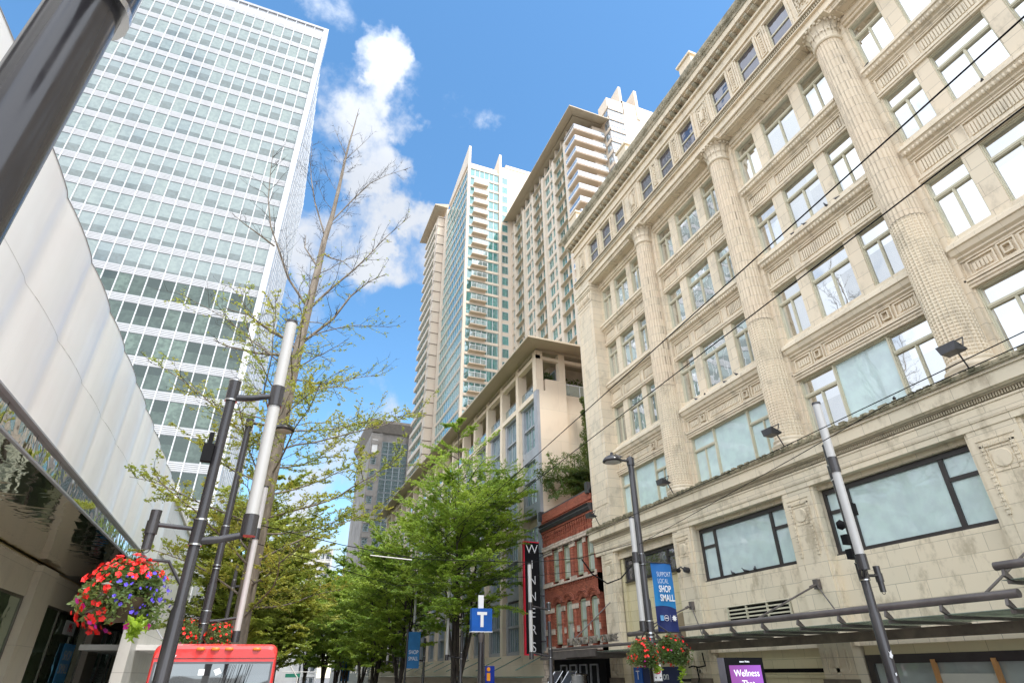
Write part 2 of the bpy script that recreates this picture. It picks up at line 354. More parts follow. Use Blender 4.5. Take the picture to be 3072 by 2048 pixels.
# piers between windows, spandrels and lintels
for c, s in BAYS:
    ws = bay_windows(c, s)
    w.box(WX-.012, 18.6, ws[1][1], ws[0][0], 11.6, 25.0); w.box(WX-.012, 18.6, ws[2][1], ws[1][0], 11.6, 25.0); w.box(WX+.02, 18.6, c-2.61*s, c+2.61*s, 8.9, FL[0][0]); w.box(18.0, 18.5, c-2.5*s, c+2.5*s, FL[0][0], FL[0][1])
    for a0, a1 in ws:
        for k, (z0, z1) in enumerate(FL):
            zt = FL[k+1][0] if k < 3 else 25.0
            if k > 0 or True: w.box(WX, 18.6, a0, a1, z1, zt)
edges = [(26.0+1.75, YN)] + [(y-.66, y+.66) for y in CY]
for y in CY: w.box(17.62, 18.6, y-.68, y+.68, 8.9, 25.0)
for i, (c, s) in enumerate(BAYS):         # jamb strips between bays and the pilasters
    hi = (CY[i-1]-.68) if i > 0 else 27.78; lo = CY[i]+.68
    w.box(WX-.02, 18.55, c+2.61*s, hi+.05, 8.9, 24.99); w.box(WX-.02, 18.55, lo-.05, c-2.61*s, 8.9, 24.99)
w.build('window_bay_wall', TR_, ST)
# --- the windows
def store_win(a0, a1, z0, z1, kind):
    F, G = MB(), MB(); x = 17.95; h = z1-z0; c = (x, (a0+a1)/2, z0)
    def f(y0, y1, zz0, zz1, d=.0, t=.12): F.box(x-.055-d*.6, x+.04, y0, y1, zz0, zz1)
    e = .055
    f(a0, a0+e, z0, z1); f(a1-e, a1, z0, z1); f(a0+e, a1-e, z0, z0+e); f(a0+e, a1-e, z1-e, z1)
    # stepped moulding in the reveal
    F.box(x-.11, x-.055, a0, a0+.03, z0, z1); F.box(x-.11, x-.055, a1-.03, a1, z0, z1); F.box(x-.11, x-.055, a0+.03, a1-.03, z1-.035, z1)
    if kind != 'big':
        zt = z1-h*.31
        f(a0+e, a1-e, zt-.05, zt+.05, .04); F.box(x-.10, x-.079, a0+e, a1-e, zt-.01, zt+.065)
        m = (a0+a1)/2; f(m-.04, m+.04, z0+e, zt-.05, .0)
        F.box(x-.075, x-.055, m-.012, m+.012, z0+e, zt-.05)
    G.quad((x, a1, z0), (x, a0, z0), (x, a0, z1), (x, a1, z1))
    return F.mesh('window', MT['frame_cream'], c), G.mesh('pane', MT['glass_pale'] if kind in ('big', 'pale') else MT['glass_store'], c), c
cache = {}
for bi, (c, s) in enumerate(BAYS):
    for k, (z0, z1) in enumerate(FL):
        for wi, (a0, a1) in enumerate(bay_windows(c, s)):
            kind = 'big' if (k == 0 and wi == 1) else 'std'
            if kind == 'big': a0, a1 = c-1.10*s, c+1.10*s
            elif k == 0: a0, a1 = ((c+1.10*s, c+2.61*s) if wi == 0 else (c-2.61*s, c-1.10*s)); kind = 'pale' if bi < 2 else 'std'
            key = (round(a1-a0, 3), round(z1-z0, 3), kind)
            if key not in cache: cache[key] = store_win(a0, a1, z0, z1, kind)[:2]
            o = link('window', cache[key][0], ST, Vector((17.95, (a0+a1)/2, z0))-Vector(ST.location)); link('pane', cache[key][1], o)
# --- sills, egg-and-dart ledges, fluted spandrel panels
led = MB(); orn = MB(); flu = MB()
def ledge_profile(z):   # polygon (x, z): sill projecting to x=17.42
    return [(18.0, z+.34), (17.9, z+.34), (17.46, z-.03), (17.44, z-.17), (17.5, z-.19), (17.56, z-.34), (17.66, z-.40), (17.66, z-.46), (17.74, z-.5), (17.74, z-.56), (18.0, z-.56)]
def xz_prism(mb, poly, y0, y1):
    n = len(poly); vs = [(x, y0, z) for x, z in poly]+[(x, y1, z) for x, z in poly]
    mb.add(vs, [tuple(range(n))[::-1], tuple(range(n, 2*n))] + [(i, (i+1) % n, (i+1) % n+n, i+n) for i in range(n)])
for bi, (c, s) in enumerate(BAYS):
    hi = (CY[bi-1]-.62) if bi > 0 else 27.8; lo = CY[bi]+.62
    for k in (1, 2, 3):
        z = FL[k][0]-.36
        xz_prism(led, ledge_profile(z), lo, hi)
        if k > 1:
            y = lo+.06
            while y < hi-.05:             # eggs under the ledge
                flu.lathe([(.0, z-.40), (.045, z-.36), (.055, z-.29), (.03, z-.22)], (17.53, y), 6); y += .15
        # panels between this ledge and the lintel below
        zt = z-.62; zb = FL[k-1][1]+.22
        ws = bay_windows(c, s)
        led.box(17.70, WX+.01, lo, hi, FL[k-1][1]+.0, FL[k-1][1]+.09); led.box(17.66, WX+.01, lo, hi, FL[k-1][1]+.09, FL[k-1][1]+.17)
        pan = [(ws[0][0]-.05, hi-.14), (ws[1][0]-.12, ws[1][1]+.12), (lo+.14, ws[2][1]+.05)] if k > 1 else [(c+1.75*s, hi-.2), (c-1.1*s, c+1.1*s), (lo+.2, c-1.75*s)]
        if k == 1: zt, zb = z-.62, FL[0][1]+.34; led.box(17.62, WX+.01, lo, hi, FL[0][1]+.19, FL[0][1]+.26)
        for y0, y1 in pan:
            t = .045
            led.box(17.72, WX, y0, y1, zt-t, zt); led.box(17.72, WX, y0, y1, zb, zb+t); led.box(17.72, WX, y0, y0+t, zb+t, zt-t); led.box(17.72, WX, y1-t, y1, zb+t, zt-t)
            n = max(4, int((y1-y0-.3)/.092)); q0 = y0+.12; pitch_ = (y1-y0-.24)/n
            for j in range(n): flu.box(17.752, WX, q0+j*pitch_+.014, q0+(j+1)*pitch_-.018, zb+.13, zt-.13)
        if k == 1:
            for yc in (c+1.42*s, c-1.42*s):
                for r_, x_ in ((.24, 17.71), (.13, 17.67)):
                    z_ = (zt+zb)/2; t = .04; zz = r_*1.15
                    led.box(x_, WX, yc-r_, yc+r_, z_+zz-t, z_+zz); led.box(x_, WX, yc-r_, yc+r_, z_-zz, z_-zz+t); led.box(x_, WX, yc-r_, yc-r_+t, z_-zz+t, z_+zz-t); led.box(x_, WX, yc+r_-t, yc+r_, z_-zz+t, z_+zz-t)
    # soffit-side lintel above the top windows
    led.box(17.68, WX, lo, hi, 24.28, 24.42); led.box(17.60, WX, lo, hi, 24.42, 24.66)
led.build('ledge', TS, ST); flu.build('egg_and_dart_band', TS, ST)
# --- giant columns: net-patterned lower third, fluted above, leafy capital
def column_mesh(lower):
    nf = 26; per = 8 if lower else 6; n = nf*per; vs = []; fs = []
    z0, z1, z2 = 9.35, 14.5, 23.75
    if lower: zs = list(np.arange(z0, z1, .028)); 
    else: zs = []
    if not lower:
        z = z1
        while z < z2: zs += [z, z+.012, z+.5, z+.512]; z += .524
        zs = [q for q in zs if q < z2]+[z2]
    for z in zs:
        t_ = (z-z0)/(z2-z0); r = .565*(1-.15*t_**1.6)
        for j in range(n):
            th = 2*math.pi*j/n; q = (j % per)/per
            if lower:
                net = max(0, math.cos(2*math.pi*q))**1.2
                cell = .5+.5*math.cos(2*math.pi*z/.112)
                rad = r*(1-.085+.09*net + .075*cell**2*(1-net)*(.3+.7*abs(math.sin(2*math.pi*q))))
            else:
                joint = .006 if (round((z-z1)/.512*43) % 43 in (0,)) else 0
                rad = r*(1-.062*abs(math.sin(math.pi*q))**.8)
            vs.append((rad*math.cos(th), rad*math.sin(th), z))
    k = len(zs)
    for i in range(k-1):
        for j in range(n): fs.append((i*n+j, i*n+(j+1) % n, (i+1)*n+(j+1) % n, (i+1)*n+j))
    mb = MB(); mb.add(vs, fs, False)
    if lower:
        mb.lathe([(.70, 8.95), (.70, 9.02), (.66, 9.06), (.71, 9.12), (.71, 9.2), (.62, 9.25), (.6, 9.3), (.63, 9.33), (.63, 9.4), (.57, 9.42)], n=40)
        mb.box(-.74, .74, -.74, .74, 8.75, 8.96)
    return mb
SH_L = column_mesh(True).mesh('shaft_base', MT['terra_s'])
MT['terra_col'] = masonry('terracotta_column', (.65, .54, .39), .31, .46, .008, .05, .2, .45)
SH_U = column_mesh(False).mesh('shaft', MT['terra_col'])
cp = MB()
def cap_ring(z0, z1, r0, r1, n, lean):
    for j in range(n):
        th = 2*math.pi*j/n; a = Vector((math.cos(th), math.sin(th), 0)); b = Vector((-math.sin(th), math.cos(th), 0)); wv = math.pi*r0/n*.92
        p = [a*r0-b*wv+Vector((0,0,z0)), a*r0+b*wv+Vector((0,0,z0)), a*(r0+lean*.4)+b*wv*1.05+Vector((0,0,(z0+z1)/2)), a*(r0+lean*.4)-b*wv*1.05+Vector((0,0,(z0+z1)/2)),
             a*(r1+lean)+b*wv*.55+Vector((0,0,z1)), a*(r1+lean)-b*wv*.55+Vector((0,0,z1)), a*(r1+lean*1.6)+b*wv*.3+Vector((0,0,z1-.10)), a*(r1+lean*1.6)-b*wv*.3+Vector((0,0,z1-.10))]
        cp.add(p, [(0,1,2,3), (3,2,4,5), (5,4,6,7)])
cp.lathe([(.50, 23.7), (.55, 23.74), (.55, 23.82), (.49, 23.86), (.49, 24.1), (.54, 24.4), (.62, 24.55), (.68, 24.62), (.68, 24.7)], n=32)
cap_ring(23.86, 24.2, .50, .52, 14, .07); cap_ring(24.15, 24.55, .53, .60, 14, .10)
for j in range(22):
    th = 2*math.pi*j/22; cp.lathe([(0, 24.55), (.06, 24.58), (.075, 24.63), (.05, 24.69)], (.70*math.cos(th), .70*math.sin(th)), 6)
cp.box(-.74, .74, -.74, .74, 24.66, 24.80)
CAPM = cp.mesh('capital', MT['terra_s'])
for y in CY[:4]:
    c = link('column', SH_U, ST, (.42, y, 0)); link('shaft_base', SH_L, c); link('capital', CAPM, c)
# --- corner pier with its capital and panels
p = MB(); p.box(17.0, 18.6, 27.78, YN, 8.9, 24.8)
for z0, z1, d in ((8.9, 9.5, .10), (9.5, 9.75, .06), (9.75, 9.9, .03), (23.4, 23.5, .03), (24.2, 24.3, .05), (24.3, 24.5, .10), (24.5, 24.82, .16)):
    p.box(17.0-d, 17.0, 27.78-d*.4, YN+d*.3, z0, z1); p.box(17.0, 18.6, 27.78-d*.5, 27.78, z0, z1)
for z0, z1 in ((10.1, 23.2),):
    p.box(16.975, 17.0, 28.0, 28.06, z0, z1); p.box(16.975, 17.0, 29.45, 29.51, z0, z1); p.box(16.975, 17.0, 28.06, 29.45, z0, z0+.06); p.box(16.975, 17.0, 28.06, 29.45, z1-.06, z1)
for j in range(7):
    yy = 28.0+j*.25; p.lathe([(0, 23.55), (.08, 23.6), (.09, 23.9), (.05, 24.1), (.02, 24.15)], (16.98, yy), 6)
p.build('corner_pier', TR_, ST)
# --- entablature above the columns
e = MB(); S0, S1 = YS, YN+.06
e.box(17.0, 18.6, S0, S1, 24.82, 25.02)
e.box(17.02, 18.6, S0, S1, 24.70, 24.82)
e.box(16.9, 17.0, S0, S1, 24.93, 25.02)
e.box(17.05, 17.85, S0, S1-.1, 25.02, 26.0)
e.box(16.98, 17.05, S0, S1, 25.02, 25.18)
e.box(16.93, 17.05, S0, S1, 25.52, 25.58); e.box(16.86, 17.1, S0, S1, 25.84, 25.92)
e.build('entablature', TR_, ST)
ed = MB(); y = S0
while y < S1: ed.box(16.93, 17.05, y, y+.06, 25.64, 25.80); y += .10
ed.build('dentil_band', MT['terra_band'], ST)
# soffit panels between the columns
sf = MB()
for i, (c, s) in enumerate(BAYS):
    hi = (CY[i-1]-.75) if i > 0 else 27.7; lo = CY[i]+.75
    for q0, q1 in ((lo+.15, (lo+hi)/2-.15), ((lo+hi)/2+.15, hi-.15)):
        sf.box(17.15, 17.6, q0, q0+.06, 24.66, 24.70); sf.box(17.15, 17.6, q1-.06, q1, 24.66, 24.70); sf.box(17.15, 17.21, q0+.06, q1-.06, 24.66, 24.70); sf.box(17.54, 17.6, q0+.06, q1-.06, 24.66, 24.70); sf.nxt()
build_each(sf, 'soffit_panel', TS, ST)
# --- attic storey
at = MB(); at.box(17.1, 18.6, YS, YN, 28.05, 28.55); at.box(17.1, 18.6, YS, YN, 26.0, 26.16)
att = []
for i, (c, s) in enumerate(BAYS): att += [(c+1.97*s, i), (c, i), (c-1.97*s, i)]
hw = .60; ys = sorted([a for a, _ in att]); prev = YS
for a in ys: at.box(17.12, 18.6, prev, a-hw, 26.16, 28.05); prev = a+hw
at.box(17.12, 18.6, prev, YN, 26.16, 28.05)
for a in ys:
    for d, x_ in ((.0, 17.05), (.09, 17.09)):
        t = .08
        at.box(x_, 17.12, a-hw-t-.08+d, a-hw-.08+d, 26.16, 28.1); at.box(x_, 17.12, a+hw+.08-d, a+hw+t+.08-d, 26.16, 28.1); at.box(x_, 17.12, a-hw-.08+d, a+hw+.08-d, 28.06-d*.3, 28.16-d)
at.build('attic_wall', TR_, ST)
F, G = MB(), MB(); x = 17.26
for q in ((-hw, -hw+.06, 0, 1.9), (hw-.06, hw, 0, 1.9), (-hw+.06, hw-.06, 0, .06), (-hw+.06, hw-.06, 1.84, 1.9), (-hw+.06, hw-.06, .88, .96)): F.box(x-.05, x+.04, q[0], q[1], q[2], q[3])
G.quad((x, hw, 0), (x, -hw, 0), (x, -hw, 1.9), (x, hw, 1.9))
fm, gm = F.mesh('attic_window', MT['frame_cream'], (x, 0, 0)), G.mesh('pane', MT['glass_attic'], (x, 0, 0))
for a in ys:
    if a < -3: continue
    o = link('attic_window', fm, ST, (x-17, a, 26.16)); link('pane', gm, o)
# carved plaques and bell-flower drops between the attic windows
pl = MB(); random.seed(3)
def plaque(yc, hw_, z0, z1, dense):
    t = .05
    pl.box(17.06, 17.12, yc-hw_, yc-hw_+t, z0, z1); pl.box(17.06, 17.12, yc+hw_-t, yc+hw_, z0, z1); pl.box(17.06, 17.12, yc-hw_+t, yc+hw_-t, z0, z0+t); pl.box(17.06, 17.12, yc-hw_+t, yc+hw_-t, z1-t, z1)
    if dense:
        pl.box(17.03, 17.12, yc-.14, yc+.14, z0+.5, z1-.45); pl.box(17.0, 17.03, yc-.08, yc+.08, z0+.55, z1-.5)
        for j in range(46):
            u = random.random(); side = random.choice((-1, 1)); zz = z0+.2+u*(z1-z0-.4); off = .2+.12*random.random()
            if u < .2 or u > .85: off = random.random()*.3
            pl.lathe([(0, zz-.05), (.045, zz-.02), (.04, zz+.03), (0.01, zz+.06)], (17.09, yc+side*off), 5)
        for side in (-1, 1): pl.tube([(17.07, yc+side*(.27+.05*math.sin(q*2.2)), z0+.2+q*.14) for q in range(11)], .025, 5)
    else:
        for j in range(7): 
            zz = z0+.16+j*(z1-z0-.3)/7; pl.lathe([(0, zz), (.05, zz+.04), (.03, zz+.12), (.008, zz+.17)], (17.09, yc), 6)
for i, y in enumerate([28.75]+CY[:4]): plaque(y, .42, 26.3, 28.0, True)
for i, (c, s) in enumerate(BAYS[:4]):
    for yc in (c+.985*s, c-.985*s): plaque(yc, .17, 26.35, 27.95, False)
pl.build('carved_panel', TS, ST)
# --- cornice: frieze, dentils, modillions, corona, weathered crown, parapet
co = MB(); co.box(17.0, 18.6, S0, S1, 28.3, 28.42); co.box(17.06, 18.6, S0, S1, 28.42, 29.0); co.box(16.93, 17.1, S0, S1+.06, 28.86, 29.0)
xz_prism(co, [(17.3, 29.38), (16.62, 29.38), (16.60, 29.72), (17.3, 29.72)], S0, S1+.45); co.box(16.78, 17.1, S0, S1+.2, 29.3, 29.379)
co.build('cornice', TR_, ST)
md = MB(); y = YN+.28
while y > -3:
    xz_prism(md, [(17.06, 28.98), (16.98, 28.98), (16.92, 29.05), (16.80, 29.10), (16.70, 29.2), (16.68, 29.299), (17.06, 29.299)], y-.09, y+.09); md.nxt(); y -= .5
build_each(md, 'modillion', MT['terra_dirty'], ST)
cr_ = MB(); xz_prism(cr_, [(17.3, 29.72), (16.56, 29.72), (16.52, 29.80), (16.54, 29.86), (16.42, 30.0), (16.36, 30.16), (16.36, 30.24), (17.3, 30.3)], S0, S1+.6)
y = YN+.5
while y > -3: cr_.lathe([(0, 29.88), (.04, 29.92), (.03, 29.98)], (16.46, y), 5); y -= .16
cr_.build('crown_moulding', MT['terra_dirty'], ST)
pa = MB(); pa.box(17.0, 17.6, S0, YN+.2, 30.28, 30.9)
for y in (28.9, 22.04, 15.3, 8.62): pa.box(16.75, 17.7, y-.5, y+.5, 30.2, 31.5); pa.box(16.65, 17.8, y-.6, y+.6, 31.5, 31.65)
pa.build('parapet', TR_, ST)
# --- mossy ledge and belt course over the mezzanine
ml = MB(); ml.box(16.58, 18.2, S0, YN+.28, 8.78, 8.9)
y = S0
while y < YN: ml.box(16.55, 16.9, y, y+random.uniform(.12, .3), 8.85, 8.93+random.random()*.05); y += random.uniform(.2, .5)
ml.build('mossy_ledge', MT['moss_ledge'], ST)
bc = MB()
bc.box(16.64, 18.2, S0, YN+.24, 8.70, 8.78); bc.box(16.70, 18.2, S0, YN+.2, 8.34, 8.70)
xz_prism(bc, [(18.2, 8.34), (16.74, 8.34), (16.80, 8.29), (16.9, 8.25), (18.2, 8.25)], S0, YN+.18)
bc.box(16.93, 18.2, S0, YN+.06, 7.72, 8.07); bc.box(16.97, 18.2, S0, YN+.04, 7.5, 7.72); bc.box(16.90, 16.97, S0, YN+.07, 8.03, 8.09); bc.box(16.94, 17.2, S0, YN+.05, 7.68, 7.74)
bc.build('belt_course', TL_, ST)
bd = MB(); bd.box(16.98, 18.2, S0, YN+.05, 8.09, 8.25); y = S0
while y < YN+.05: bd.box(16.88, 16.98, y, y+.04, 8.12, 8.23); y += .07
bd.build('dentil_band', MT['terra_band'], ST)
# --- mezzanine: pilasters, walls, dark-framed windows
mz = MB(); PIL = [28.6]+[y+.02 for y in CY]
MB_ = []
for i in range(len(PIL)-1): MB_.append((PIL[i+1]+.68, PIL[i]-.68))
WXM = 17.28
for i, (lo, hi) in enumerate(MB_):
    z0, z1 = (5.2, 7.34)
    mz.box(WXM, 18.6, lo, hi, 7.34, 7.5) if i else mz.box(WXM, 18.6, lo, hi, 7.12, 7.5)
    if i == 0: continue
    mz.box(WXM, 18.6, lo, hi, 2.6, z0)
    mz.box(WXM, 18.6, lo, lo+.04, z0, z1); mz.box(WXM, 18.6, hi-.04, hi, z0, z1)
mz.build('mezzanine_wall', TL_, ST)
yl = MB(); lo, hi = MB_[0]; yl.box(17.5, 18.6, lo, hi, 2.6, 5.9); yl.box(17.36, 17.5, hi-.3, hi, 2.6, 7.12); yl.box(17.36, 17.5, lo, lo+.25, 2.6, 7.12); yl.box(17.42, 17.5, lo+.25, hi-.3, 5.86, 5.95)
yl.build('yellowed_wall', MT['terra_yel'], ST)
for i, y in enumerate(PIL):
    pi = MB(); po = MB(); h = .62
    pi.box(17.0, 18.6, y-h, y+h, -.6, 7.5)
    pi.box(17.06, 17.3, y-h-.1, y-h, 2.6, 7.5); pi.box(17.06, 17.3, y+h, y+h+.1, 2.6, 7.5)
    for sgn in (-1, 1):                    # strapwork drops with knots
        a = y+sgn*.37; po.box(16.965, 17.0, a-.05, a+.05, 5.3, 7.05)
        for j in range(8):
            z_ = 5.42+j*.2; po.box(16.945, 16.97, a-.07, a+.07, z_, z_+.035); po.lathe([(0, z_+.06), (.03, z_+.08), (0.0, z_+.14)], (16.965, a), 5)
        for zz in (2.62, 4.9): po.box(16.985, 17.0, a-.01, a+.01, zz-.02, zz+.5)
    po.box(16.965, 17.0, y-.42, y+.42, 7.0, 7.1); po.box(16.975, 17.0, y-.48, y+.48, 7.18, 7.22)
    for j in range(12): po.box(16.95, 16.97, y-.38+j*.065, y-.35+j*.065, 7.01, 7.09)
    t = .025
    po.box(16.98, 17.0, y-.28, y-.28+t, 6.33, 6.95); po.box(16.98, 17.0, y+.28-t, y+.28, 6.33, 6.95); po.box(16.98, 17.0, y-.28+t, y+.28-t, 6.33, 6.33+t); po.box(16.98, 17.0, y-.28+t, y+.28-t, 6.95-t, 6.95)
    n = 28; vs = [(16.97, y+.22*math.cos(2*math.pi*j/n), 6.64+.22*math.sin(2*math.pi*j/n)) for j in range(n)]+[(17.0, y+.24*math.cos(2*math.pi*j/n), 6.64+.24*math.sin(2*math.pi*j/n)) for j in range(n)]
    po.add(vs, [tuple(range(n))[::-1]]+[(j, (j+1) % n, (j+1) % n+n, j+n) for j in range(n)])
    for d, x_ in ((.0, 16.97), (.07, 16.94)): po.box(x_, 17.0, y-.45+d, y-.40+d, 1.9, 2.5); po.box(x_, 17.0, y+.40-d, y+.45-d, 1.9, 2.5); po.box(x_, 17.0, y-.40+d, y+.40-d, 1.9, 1.95+d)
    po.box(16.94, 17.0, y-.06, y+.06, 1.8, 2.5)
    o = pi.build('pilaster', TL_, ST); po.build('strapwork', TL_, o)['kind'] = 'stuff'
def mezz_window(lo, hi, z0, z1, cuts, name='mezzanine_window', gm='glass_pale'):
    F, G = MB(), MB(); x = 17.5; t = .11
    F.box(x-.08, x+.06, lo, lo+t, z0, z1); F.box(x-.08, x+.06, hi-t, hi, z0, z1); F.box(x-.08, x+.06, lo+t, hi-t, z0, z0+t); F.box(x-.08, x+.06, lo+t, hi-t, z1-t*1.4, z1)
    F.box(x-.16, x-.08, lo, hi, z0-.03, z0+.03)
    for c_ in cuts: F.box(x-.06, x+.05, c_-.07, c_+.07, z0+t, z1-t*1.4)
    zt = z0+(z1-z0)*.64
    for a, b in ((lo+t, cuts[0]-.07), (cuts[-1]+.07, hi-t)): F.box(x-.05, x+.05, a, b, zt-.05, zt+.06)
    o = F.build(name, MT['dark_frame'], ST); G.quad((x, hi, z0), (x, lo, z0), (x, lo, z1), (x, hi, z1)); G.build('pane', MT[gm], o)
for i, (lo, hi) in enumerate(MB_):
    if i == 0: mezz_window(lo+.3, hi-.35, 5.95, 7.12, (lo+1.15, hi-1.1), gm='glass_attic'); continue
    mezz_window(lo+.05, hi-.05, 5.22, 7.33, (lo+1.12, hi-.98))
# vent grille
vg = MB(); lo, hi, z0, z1 = 16.9, 20.15, 3.62, 4.14
vg.box(17.2, 17.27, lo, hi, z1-.03, z1); vg.box(17.2, 17.27, lo, hi, z0, z0+.03)
for y in (lo, lo+(hi-lo)/3, lo+2*(hi-lo)/3, hi-.05): vg.box(17.19, 17.27, y, y+.05, z0, z1)
for j in range(4): xz_prism(vg, [(17.2, z0+.1+j*.13), (17.26, z0+.14+j*.13), (17.26, z0+.16+j*.13), (17.2, z0+.12+j*.13)], lo, hi)
o = vg.build('vent_grille', MT['frame_cream'], ST)
vb = MB(); vb.box(17.262, 17.275, lo, hi, z0, z1); vb.build('vent_opening', MT['black'], o)
# --- ground floor under the awning
gf = MB()
for i, (lo, hi) in enumerate(MB_): gf.box(17.45, 18.6, lo, hi, 2.35, 2.62)
gf.box(17.4, 17.5, MB_[1][0], MB_[1][1], 2.1, 2.35); gf.box(17.4, 17.5, MB_[0][0], MB_[0][1], -.6, 2.62)
gf.build('shopfront_header', MT['terra_yel'], ST)
sh = MB(); lo, hi = MB_[1]
for j in range(14): z = 1.74-j*.17; sh.box(17.46+.02*(j % 2), 17.55, lo, hi, z, z+.16)
sh.box(17.40, 17.55, lo, hi, 2.02, 2.1)
sh.build('roller_shutter', MT['terra_yel'], ST)
sb = MB(); sb.box(17.5, 17.6, lo, hi, 1.9, 2.02); sb.build('shutter_gap', MT['black'], ST)
gb = MB()
for y in PIL: gb.box(16.93, 17.0, y-.66, y+.66, -.6, 1.72); gb.box(16.90, 16.93, y-.66, y+.66, 1.3, 1.34)
gb.build('granite_base', plain('worn_granite', (.17, .135, .10), .5, var=.3, scale=2), ST)
for i in (2, 3):
    lo, hi = MB_[i]; F, G = MB(), MB(); x = 17.5
    F.box(x-.1, x+.1, lo, lo+.22, -.6, 2.35); F.box(x-.1, x+.1, hi-.22, hi, -.6, 2.35); F.box(x-.1, x+.1, lo+.22, hi-.22, 2.12, 2.35)
    o = F.build('shop_window', MT['dark_frame'], ST); G.quad((x, hi, -.6), (x, lo, -.6), (x, lo, 2.3), (x, hi, 2.3)); G.build('pane', glass('shop_glass_%d' % i, (.46, .50, .47), (4, 4, 4), .10, inside2=(.38, .42, .40)), o)
    st = MB()
    for y in (lo+1.55, lo+3.15): st.box(x-.16, x-.05, y, y+.10, -.6, 2.2); st.nxt()
    build_each(st, 'timber_stud', plain('new_timber', (.50, .25, .09), .6, var=.15), o)
    bw_ = MB(); bw_.box(x-.075, x-.03, lo+1.66, lo+3.14, -.6, 1.86); bw_.build('whitewashed_board', plain('whitewash', (.56, .55, .47), .7, var=.04), o)
# arched niche in the yellowed bay
ar = MB(); n = 14; yc, r0 = (MB_[0][0]+.55), 1.25
pts = [(yc+r0*math.cos(math.pi*j/n), 2.9+1.35*math.sin(math.pi*j/n)) for j in range(n+1)]
ar.prism([(a, b) for a, b in pts]+[(yc-r0, 2.6), (yc+r0, 2.6)], 'x', 17.47, 17.5); ar.build('arched_recess', plain('brown_arch', (.26, .20, .12), .6), ST)
# small wall bits
AW = thing('glass_awning', (17, 12, 0), 'long glass awning with grey steel tube edge along the cream department store', 'awning')
def awning(root, y0, y1, zt, xf=14.0, xb=16.9, name=None):
    T, B = MB(), MB()
    T.tube([(xf, y0, zt), (xf, y1, zt)], .085, 14); T.build('edge_tube', MT['steel_grey'], root)
    b = MB(); y = y0+.25
    while y < y1:
        b.prism([(xf-.04, zt-.06), (xf+.16, zt-.25), (xf+.16, zt-.32), (xf-.09, zt-.2)], 'y', y-.03, y+.03)
        b.box(xf-.02, xb, y-.02, y+.02, zt-.35, zt-.28); y += 1.37
    b.build('bracket', MT['steel_grey'], root)
    g_ = MB(); g_.box(xf+.05, xb, y0, y1, zt-.27, zt-.255); g_.build('glass_sheet', AWG, root)
    B.box(xb-.75, xb-.6, y0+.05, y1-.05, zt-.60, zt-.36); B.box(xb-.77, xb-.58, y0+.05, y1-.05, zt-.38, zt-.355)
    B.build('channel_beam', plain('rusty_channel', (.17, .135, .10), .5, .2, .3, 1.5), root)
    q = MB()
    y = y0+.9
    while y < y1: q.box(xb-.6, 17.0, y-.06, y+.06, zt-.52, zt-.38); y += 2.74
    q.build('wall_bracket', MT['steel_grey'], root)
g = NG('awning_glass'); b1 = g.n('ShaderNodeBsdfPrincipled'); b1.inputs['Base Color'].default_value = (.30, .36, .31, 1); b1.inputs['Roughness'].default_value = .25
tr1 = g.n('ShaderNodeBsdfTransparent'); tr1.inputs[0].default_value = (.75, .85, .78, 1); m1 = g.n('ShaderNodeMixShader'); g.l(g.ramp(g.noise(1.5, det=6), .3, .7, .45, .8), m1.inputs[0])
g.l(tr1.outputs[0], m1.inputs[1]); g.l(b1.outputs[0], m1.inputs[2]); g.l(m1.outputs[0], g.o.inputs[0]); AWG = g.m
awning(AW, 7.85, 22.4, 3.27)
rods = MB()
for y, zb in ((21.95, 4.35), (15.3, 4.4), (8.62, 4.6)):
    rods.tube([(16.9, y, zb), (14.1, y-.1, 3.35)], .03, 8); rods.tube([(16.9, y, zb), (16.3, y-1.2, 3.2)], .022, 8)
    rods.box(16.86, 17.0, y-.1, y+.1, zb-.14, zb+.16); rods.tube([(16.6, y, zb-.1), (16.75, y, zb-.04)], .05, 8); rods.nxt()
build_each(rods, 'tie_rod', MT['steel_grey'], AW)
AW2 = thing('glass_awning', (17, 3, 0), 'higher glass awning with steel tube edge at the right edge of the photo', 'awning')
awning(AW2, -6.0, 8.1, 3.80)
r2_ = MB(); r2_.tube([(16.9, 6.0, 5.0), (14.3, 7.2, 3.3)], .03, 8); r2_.build('tie_rod', MT['steel_grey'], AW2)
# floodlights on the ledge
def floodlight(y, label, tilt=.0):
    r = thing('floodlight', (16.75, y, 8.93), label, 'floodlight', 'floodlights along the mossy ledge'); r.scale = (.88,)*3
    h = MB(); 
    c = Vector((-.62, -.05, .62)); u = Vector((0, 1, 0)); a = Vector((-.78, 0, .30)).normalized(); n_ = a.cross(u).normalized()
    def P(i, j, k): return c + a*i + u*j + n_*k
    vs = [P(-.26, -.3, 0), P(.3, -.3, 0), P(.3, .3, 0), P(-.26, .3, 0), P(-.2, -.24, .10), P(.2, -.22, .26), P(.2, .22, .26), P(-.2, .24, .10)]
    if n_.z < 0: pass
    h.add(vs, [(0,3,2,1), (4,5,6,7), (0,1,5,4), (1,2,6,5), (2,3,7,6), (3,0,4,7)])
    o = link('lamp_body', h.mesh('lamp_body', MT['metal_dark']), r)
    k = MB(); k.tube([P(0, -.34, .04), P(0, -.36, -.25), P(0, .36, -.25), P(0, .34, .04)], .022, 6); k.tube([P(0, 0, -.25), (-.1, 0, .12), (0.1, .1, 0)], .025, 6); k.box(0, .25, -.1, .1, -.02, .04)
    link('bracket', k.mesh('bracket', MT['metal_dark']), r)
floodlight(8.35, 'black floodlight at the foot of the rightmost patterned column, largest of the floodlights')
floodlight(15.0, 'black floodlight on the ledge beside the base of the middle patterned column')
floodlight(21.75, 'black floodlight below the small column nearest the corner pier')
floodlight(28.6, 'black floodlight on the ledge end above the red brick building')
